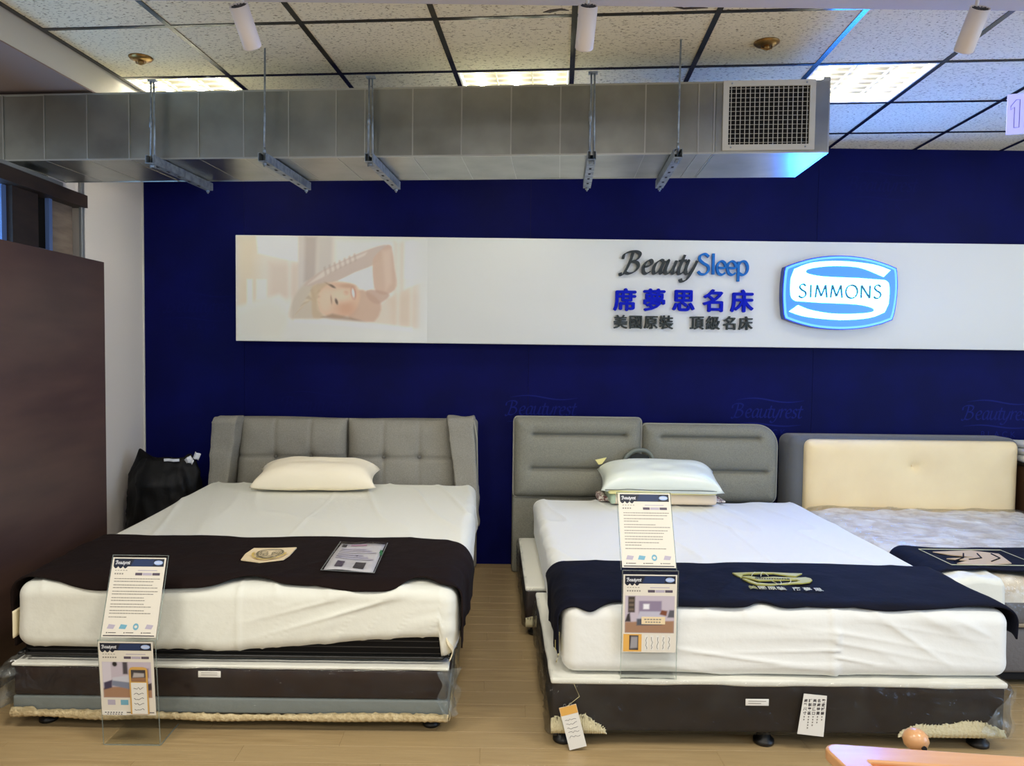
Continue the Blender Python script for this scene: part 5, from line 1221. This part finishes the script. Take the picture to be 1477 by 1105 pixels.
# ================================================================== DISPLAY STANDS
def frame_fn(P0, ex, ey):
    P0, ex, ey = Vector(P0), Vector(ex), Vector(ey); en = ex.normalized().cross(ey.normalized())   # towards the viewer
    return lambda a, b, t: tuple(P0 + ex * a + ey * b + en * t)
def rects(fn, L, t): return join([([fn(a, b, t), fn(c_, b, t), fn(c_, d_, t), fn(a, d_, t)], [(0, 1, 2, 3)]) for a, b, c_, d_ in L])
def poster(t, fn, kind, seed, name):
    """fn takes fractions of the sheet (0..1, 0..1)"""
    rr = random.Random(seed)
    sh = mk(name, *prism([(0, 0), (1, 0), (1, 1), (0, 1)], fn, .0012, 0), m_paper, t)
    A_ = .297 / .21
    mk('header', *rects(fn, [(.03, .885, .97, .985)], .0016), m_ink, sh)
    sc = [(.03, .887)] + [(.03 + .27 * i / 24, .887 - .028 * abs(math.sin(PI * 3 * i / 24))) for i in range(25)] + [(.30, .887)]
    mk('header_scallop', *prism(sc[::-1], fn, .0016, .0013), m_ink, sh)
    dots = []
    for i in range(16):
        for j in range(6):
            x = .36 + i * .027 + j * .010; dots.append((x, .893 + j * .0145, x + .016, .902 + j * .0145))
    mk('header_pattern', *rects(fn, [q for q in dots if q[2] < .78], .0019), m_ink2, sh)
    lx = .075; parts = []
    for ch in 'Beautyrest':
        g, adv = letter(ch, lx, .915, .033, lambda a, b, t_: fn(a, .915 + (b - .915) / A_ * 1.15, .0020 - t_ * .3), 0, None, .1, .26); parts.append(g); lx += adv * 1.0
    mk('header_script', *join(parts), m_inkw, sh)
    el = [(.865 + .085 * math.cos(a), .935 + .030 * math.sin(a)) for a in np.linspace(0, 2 * PI, 21)[:-1]]
    mk('header_logo', *prism(el, fn, .0021, .0018), mat('poster_pale_blue', c(150, 176, 222), .5) if 'poster_pale_blue' not in _M else _M['poster_pale_blue'], sh)
    mk('header_logo_mark', *rects(fn, [(.80, .925, .93, .931), (.80, .94, .93, .946)], .0024), m_inkw, sh)
    mk('title_marks', *rects(fn, [(.07 + i * .045, .782, .07 + i * .045 + .028, .800) for i in range(6 if kind != 'tall' else 4)] + [(.07 + i * .05, .83, .07 + i * .05 + .03, .838) for i in range(5)], .0016), m_inkg, sh)
    mk('colour_bar', *rects(fn, [(.46, .772, .59, .805), (.78, .772, .92, .805)], .0016), m_inkp, sh)
    mk('colour_bar_mid', *rects(fn, [(.60, .772, .77, .805), (.50, .83, .86, .84)], .0016), m_inkl, sh)
    return sh
def text_poster(t, fn, seed, name='upper_poster'):
    sh = poster(t, fn, 'tall', seed, name); rr = random.Random(seed); L = []
    y = .735
    for k in range(13):
        if k % 2 == 0: y -= .012
        ln = rr.choice((.82, .86, .62, .74, .3)); x = .08
        while x < .06 + ln:
            w_ = rr.uniform(.02, .06); L.append((x, y, min(x + w_, .95), y + .010)); x += w_ + .006
        y -= .034
    mk('body_text', *rects(fn, L, .0016), m_inkg, sh)
    for i, (x, m_) in enumerate(((.08, m_inkl), (.30, m_inkc), (.54, m_inkc), (.78, m_inkl))):
        if i == 2: mk('icon', *ring(x + .07, .13, .04, .03, .012, lambda a, b, k_: fn(a, b, k_), .0017, 20), m_, sh)
        else: mk('icon', *prism([(x, .105), (x + .12, .10), (x + .15, .15), (x + .03, .16)], fn, .0017, .0013), m_, sh)
    mk('footer', *rects(fn, [(.08 + .32 * i, .048, .10 + .32 * i, .062) for i in range(3)] + [(.115 + .32 * i, .052, .26 + .32 * i, .06) for i in range(3)], .0016), m_inkd, sh)
    mk('footer_line', *rects(fn, [(.03, .012, .97, .026)], .0016), m_inkd, sh)
    return sh
def bed_picture(kind):
    p = Paint(60, 45, 1, 1, c(196, 184, 190))
    p.fill([(0, 0), (1, 0), (1, .34), (0, .30)], c(158, 122, 96), .03)
    p.fill([(0, .3), (1, .34), (1, 1), (0, 1)], c(190, 180, 192), .03)
    if kind == 1:
        p.fill([(.0, .25), (.18, .42), (.18, 1), (0, 1)], c(206, 200, 210), .01)
        p.fill([(.02, .42), (.2, .5), (.18, .28), (.02, .22)], c(64, 58, 84), .02)
        p.ell(.26, .94, .05, .07, c(24, 24, 30), .3); p.fill([(.42, .66), (.52, .66), (.52, 1), (.42, 1)], c(70, 66, 74), .02)
        p.fill([(.2, .50), (.62, .56), (.95, .44), (.62, .22), (.18, .34)], c(120, 128, 148), .02)
        p.fill([(.2, .56), (.6, .64), (.95, .5), (.6, .42), (.2, .48)], c(196, 198, 208), .02)
        p.fill([(.58, .62), (.95, .56), (.95, .82), (.6, .84)], c(140, 120, 132), .03)
        p.fill([(.86, .2), (1, .22), (1, .42), (.88, .38)], c(60, 52, 60), .02)
    else:
        p.fill([(.06, .55), (.20, .55), (.20, .98), (.06, .98)], c(64, 58, 54), .015)
        for k in range(3): p.fill([(.08, .6 + k * .12), (.18, .6 + k * .12), (.18, .66 + k * .12), (.08, .66 + k * .12)], c(110, 96, 84), .01)
        p.fill([(.28, .48), (.74, .48), (.74, .86), (.28, .86)], c(138, 126, 150), .02)
        p.fill([(.24, .36), (.76, .36), (.72, .58), (.30, .58)], c(186, 184, 200), .02)
        p.fill([(.24, .20), (.76, .22), (.76, .40), (.24, .38)], c(78, 84, 96), .02)
        p.fill([(.37, .64), (.49, .64), (.49, .78), (.37, .78)], c(232, 232, 238), .02)
        p.fill([(.70, .50), (.84, .46), (.86, .60), (.74, .62)], c(120, 70, 50), .02); p.fill([(.86, .42), (1, .42), (1, .62), (.90, .62)], c(86, 86, 96), .02)
        p.fill([(.0, .3), (.12, .30), (.10, .55), (.05, .5)], c(48, 44, 48), .02)
    return p
def plate(name, t, fn, w_, h_):
    mk(name, *prism([(0, 0), (w_, 0), (w_, h_), (0, h_)], fn, .0015, -.0015), m_acryl, t)
    e = .002
    mk(name + '_edges', *join([prism([(a, b), (c_, b), (c_, d_), (a, d_)], fn, .0019, -.0019) for a, b, c_, d_ in ((-e, -e, 0, h_ + e), (w_, -e, w_ + e, h_ + e), (0, h_, w_, h_ + e))]), m_acryledge, t)
# left stand, on the floor in front of the left bed
s1 = thing('acrylic_sign_stand', 'clear acrylic stand with two posters standing on the floor before the left bed', 'sign stand', (-1.38, 2.87, 0))
mk('foot_plate', *box(-1.488, -1.272, 2.868, 3.03, .0005, .0035), m_acryl, s1)
mk('foot_plate_edges', *join([box(-1.2719, -1.269, 2.868, 3.03, .0005, .0038), box(-1.488, -1.272, 2.864, 2.8679, .0005, .0038)]), m_acryledge, s1)
f_low = frame_fn((-1.490, 2.866, .0045), (1, .0, .0), (0, -.085, .9964)); plate('stem_panel', s1, f_low, .218, .425)
f_up = frame_fn((-1.482, 2.832, .432), (1, 0, 0), (0, .34, .9404)); plate('top_panel', s1, f_up, .216, .312)
lowp = frame_fn((-1.488, 2.852, .128), (.208, 0, 0), (0, -.0253, .2959)); upp = frame_fn((-1.478, 2.8305, .440), (.208, 0, 0), (0, .1005, .2793))
text_poster(s1, upp, 3)
sh = poster(s1, lowp, 'low', 5, 'lower_poster')
bed_picture(1).obj('bed_picture', lambda x, z: lowp(.05 + x * .9, .24 + z * .49, .0017), sh)
mk('icon', *rects(lowp, [(.12, .14, .26, .21)], .0017), m_inkl, sh); mk('icon', *rects(lowp, [(.36, .14, .50, .21)], .0017), m_inkc, sh)
mk('price_strip', *prism([(.02, .0), (.45, .0), (.45, .055), (.02, .055)], lowp, .0028, .0018), m_paperw, sh)
mk('price_text', *rects(lowp, [(.06 + i * .05, .032, .09 + i * .05, .045) for i in range(7)] + [(.10 + i * .05, .010, .13 + i * .05, .02) for i in range(6)], .0031), m_inkd, sh)
mk('footer_line', *rects(lowp, [(.46, .03, .97, .042)], .0017), m_inkd, sh)
st1 = thing('price_tag', 'kraft-edged price tag clipped over the lower poster of the left stand', 'tag', (-1.32, 2.84, .13))
rt = [(.545, .02), (.885, .02), (.885, .62), (.86, .655), (.80, .665), (.62, .665), (.57, .655), (.545, .62)]
mk('card_back', *prism(rt, lowp, .0052, .0032), m_tag, st1)
mk('card_face', *rects(lowp, [(.575, .025, .86, .455)], .0056), m_paperw, st1)
tp_ = Paint(20, 16, 1, 1, c(60, 56, 60)); tp_.fill([(0, 0), (1, 0), (1, .35), (0, .3)], c(150, 110, 80), .04); tp_.fill([(.1, .35), (.9, .4), (.9, .7), (.2, .75)], c(176, 170, 168), .05)
tp_.obj('tag_picture', lambda x, z: lowp(.585 + x * .265, .47 + z * .16, .0056), st1)
rr = random.Random(9)
mk('handwriting', *join([tube([lowp(.62 + i * .03, .38 - k * .072 + rr.uniform(-.018, .018), .0060) for i in range(7)], .0008, 4) for k in range(5)]), m_inkd, st1)

# middle stand, standing on the base ledge before the middle mattress
s2 = thing('acrylic_sign_stand', 'clear acrylic stand with two posters leaning before the middle bed', 'sign stand', (.62, 2.93, .276))
YS = 2.890
mk('foot_plate', *box(.514, .728, YS, 2.955, .2765, .2785), m_acryl, s2)
g_low = frame_fn((.514, YS - .003, .279), (1, 0, 0), (0, 0, 1)); plate('stem_panel', s2, g_low, .214, .425)
g_up = frame_fn((.508, YS - .002, .708), (1, 0, 0), (0, .44, .898)); plate('top_panel', s2, g_up, .213, .305)
lowp2 = frame_fn((.516, YS - .006, .385), (.208, 0, 0), (0, 0, .305)); upp2 = frame_fn((.511, YS - .0035, .716), (.208, 0, 0), (0, .1297, .2648))
text_poster(s2, upp2, 8)
sh = poster(s2, lowp2, 'low', 6, 'lower_poster')
bed_picture(2).obj('bed_picture', lambda x, z: lowp2(.04 + x * .92, .25 + z * .48, .0017), sh)
mk('price_sticker', *prism([(.35, .365), (.79, .365), (.79, .46), (.35, .46)], lowp2, .0028, .0019), m_patch, sh)
mk('sticker_text', *rects(lowp2, [(.40 + i * .055, .42, .44 + i * .055, .435) for i in range(6)] + [(.42 + i * .05, .385, .455 + i * .05, .40) for i in range(6)], .0031), m_inkg, sh)
mk('orange_strip', *rects(lowp2, [(.02, .01, .36, .235)], .0019), m_inko, sh)
tp2 = Paint(12, 16, 1, 1, c(64, 52, 50)); tp2.fill([(.1, .1), (.9, .15), (.9, .9), (.2, .9)], c(150, 148, 152), .08)
tp2.obj('strip_picture', lambda x, z: lowp2(.13 + x * .17, .03 + z * .19, .0022), sh)
mk('price_columns', *rects(lowp2, [(.42 + i * .105, .03, .475 + i * .105, .22) for i in range(5)], .0019), m_paperw, sh)
mk('price_text', *join([tube([lowp2(.45 + i * .105 + rr.uniform(-.015, .015), .045 + j * .022, .0023) for j in range(8)], .0008, 4) for i in range(5)]), m_inkd, sh)

# ================================================================== WOODEN TABLE in the foreground
tb = thing('wooden_table', 'orange beech table corner with recessed top at the lower right', 'table', (1.45, 1.6, 0))
ta = math.radians(-6.5)
def tf2(a, b, t): return (.940 + a * math.cos(ta) - b * math.sin(ta) * -1 * -1, 2.098 + a * math.sin(ta) - b * math.cos(ta) * 1, t)
def tout(m_, r): 
    q = [(m_, m_ + r)] + [(m_ + r * (1 - math.cos(x)), m_ + r * (1 - math.sin(x))) for x in np.linspace(.2, PI / 2, 8)] + [(.86 - m_ - r + r * math.sin(x), m_ + r * (1 - math.cos(x))) for x in np.linspace(0, PI / 2, 8)] + [(.86 - m_, .62 - m_), (m_, .62 - m_)]
    return q
outer = tout(0, .045); inner = tout(.085, .01)
def ring_prism(O, I, z0, z1):
    n = len(O); V = [tf2(a, b, z1) for a, b in O] + [tf2(a, b, z1) for a, b in I] + [tf2(a, b, z0) for a, b in O] + [tf2(a, b, z0) for a, b in I]; Fc = []
    for i in range(n):
        j = (i + 1) % n; Fc += [(i, j, n + j, n + i), (2 * n + i, 3 * n + i, 3 * n + j, 2 * n + j), (i, 2 * n + i, 2 * n + j, j), (n + i, n + j, 3 * n + j, 3 * n + i)]
    return V, Fc
o = mk('top_frame', *ring_prism(outer, inner, .415, .45), m_wood, tb); bv = o.modifiers.new('round', 'BEVEL'); bv.width = .008; bv.segments = 3
mk('top_panel', *prism(inner, tf2, .442, .42), m_wood2, tb)
for a, b in ((.06, .08), (.80, .08), (.06, .54), (.80, .54)):
    x, y, _ = tf2(a, b, 0); mk('leg', *cyl((x, y, 0), (x, y, .415), .018, .026, 16), m_wood2, tb, True)
knob = mk('knob', *lathe(1.253, 2.165, [(.001, .396), (.018, .398), (.031, .410), (.036, .426), (.031, .443), (.018, .454), (.001, .457)], 24), m_wood, tb, True)
mk('knob_post', *cyl((1.253, 2.165, 0), (1.253, 2.165, .400), .014, n=14), m_wood2, tb, True)
mk('bore', *cyl((1.258, 2.126, .418), (1.258, 2.140, .418), .007, n=12), m_hole, knob)
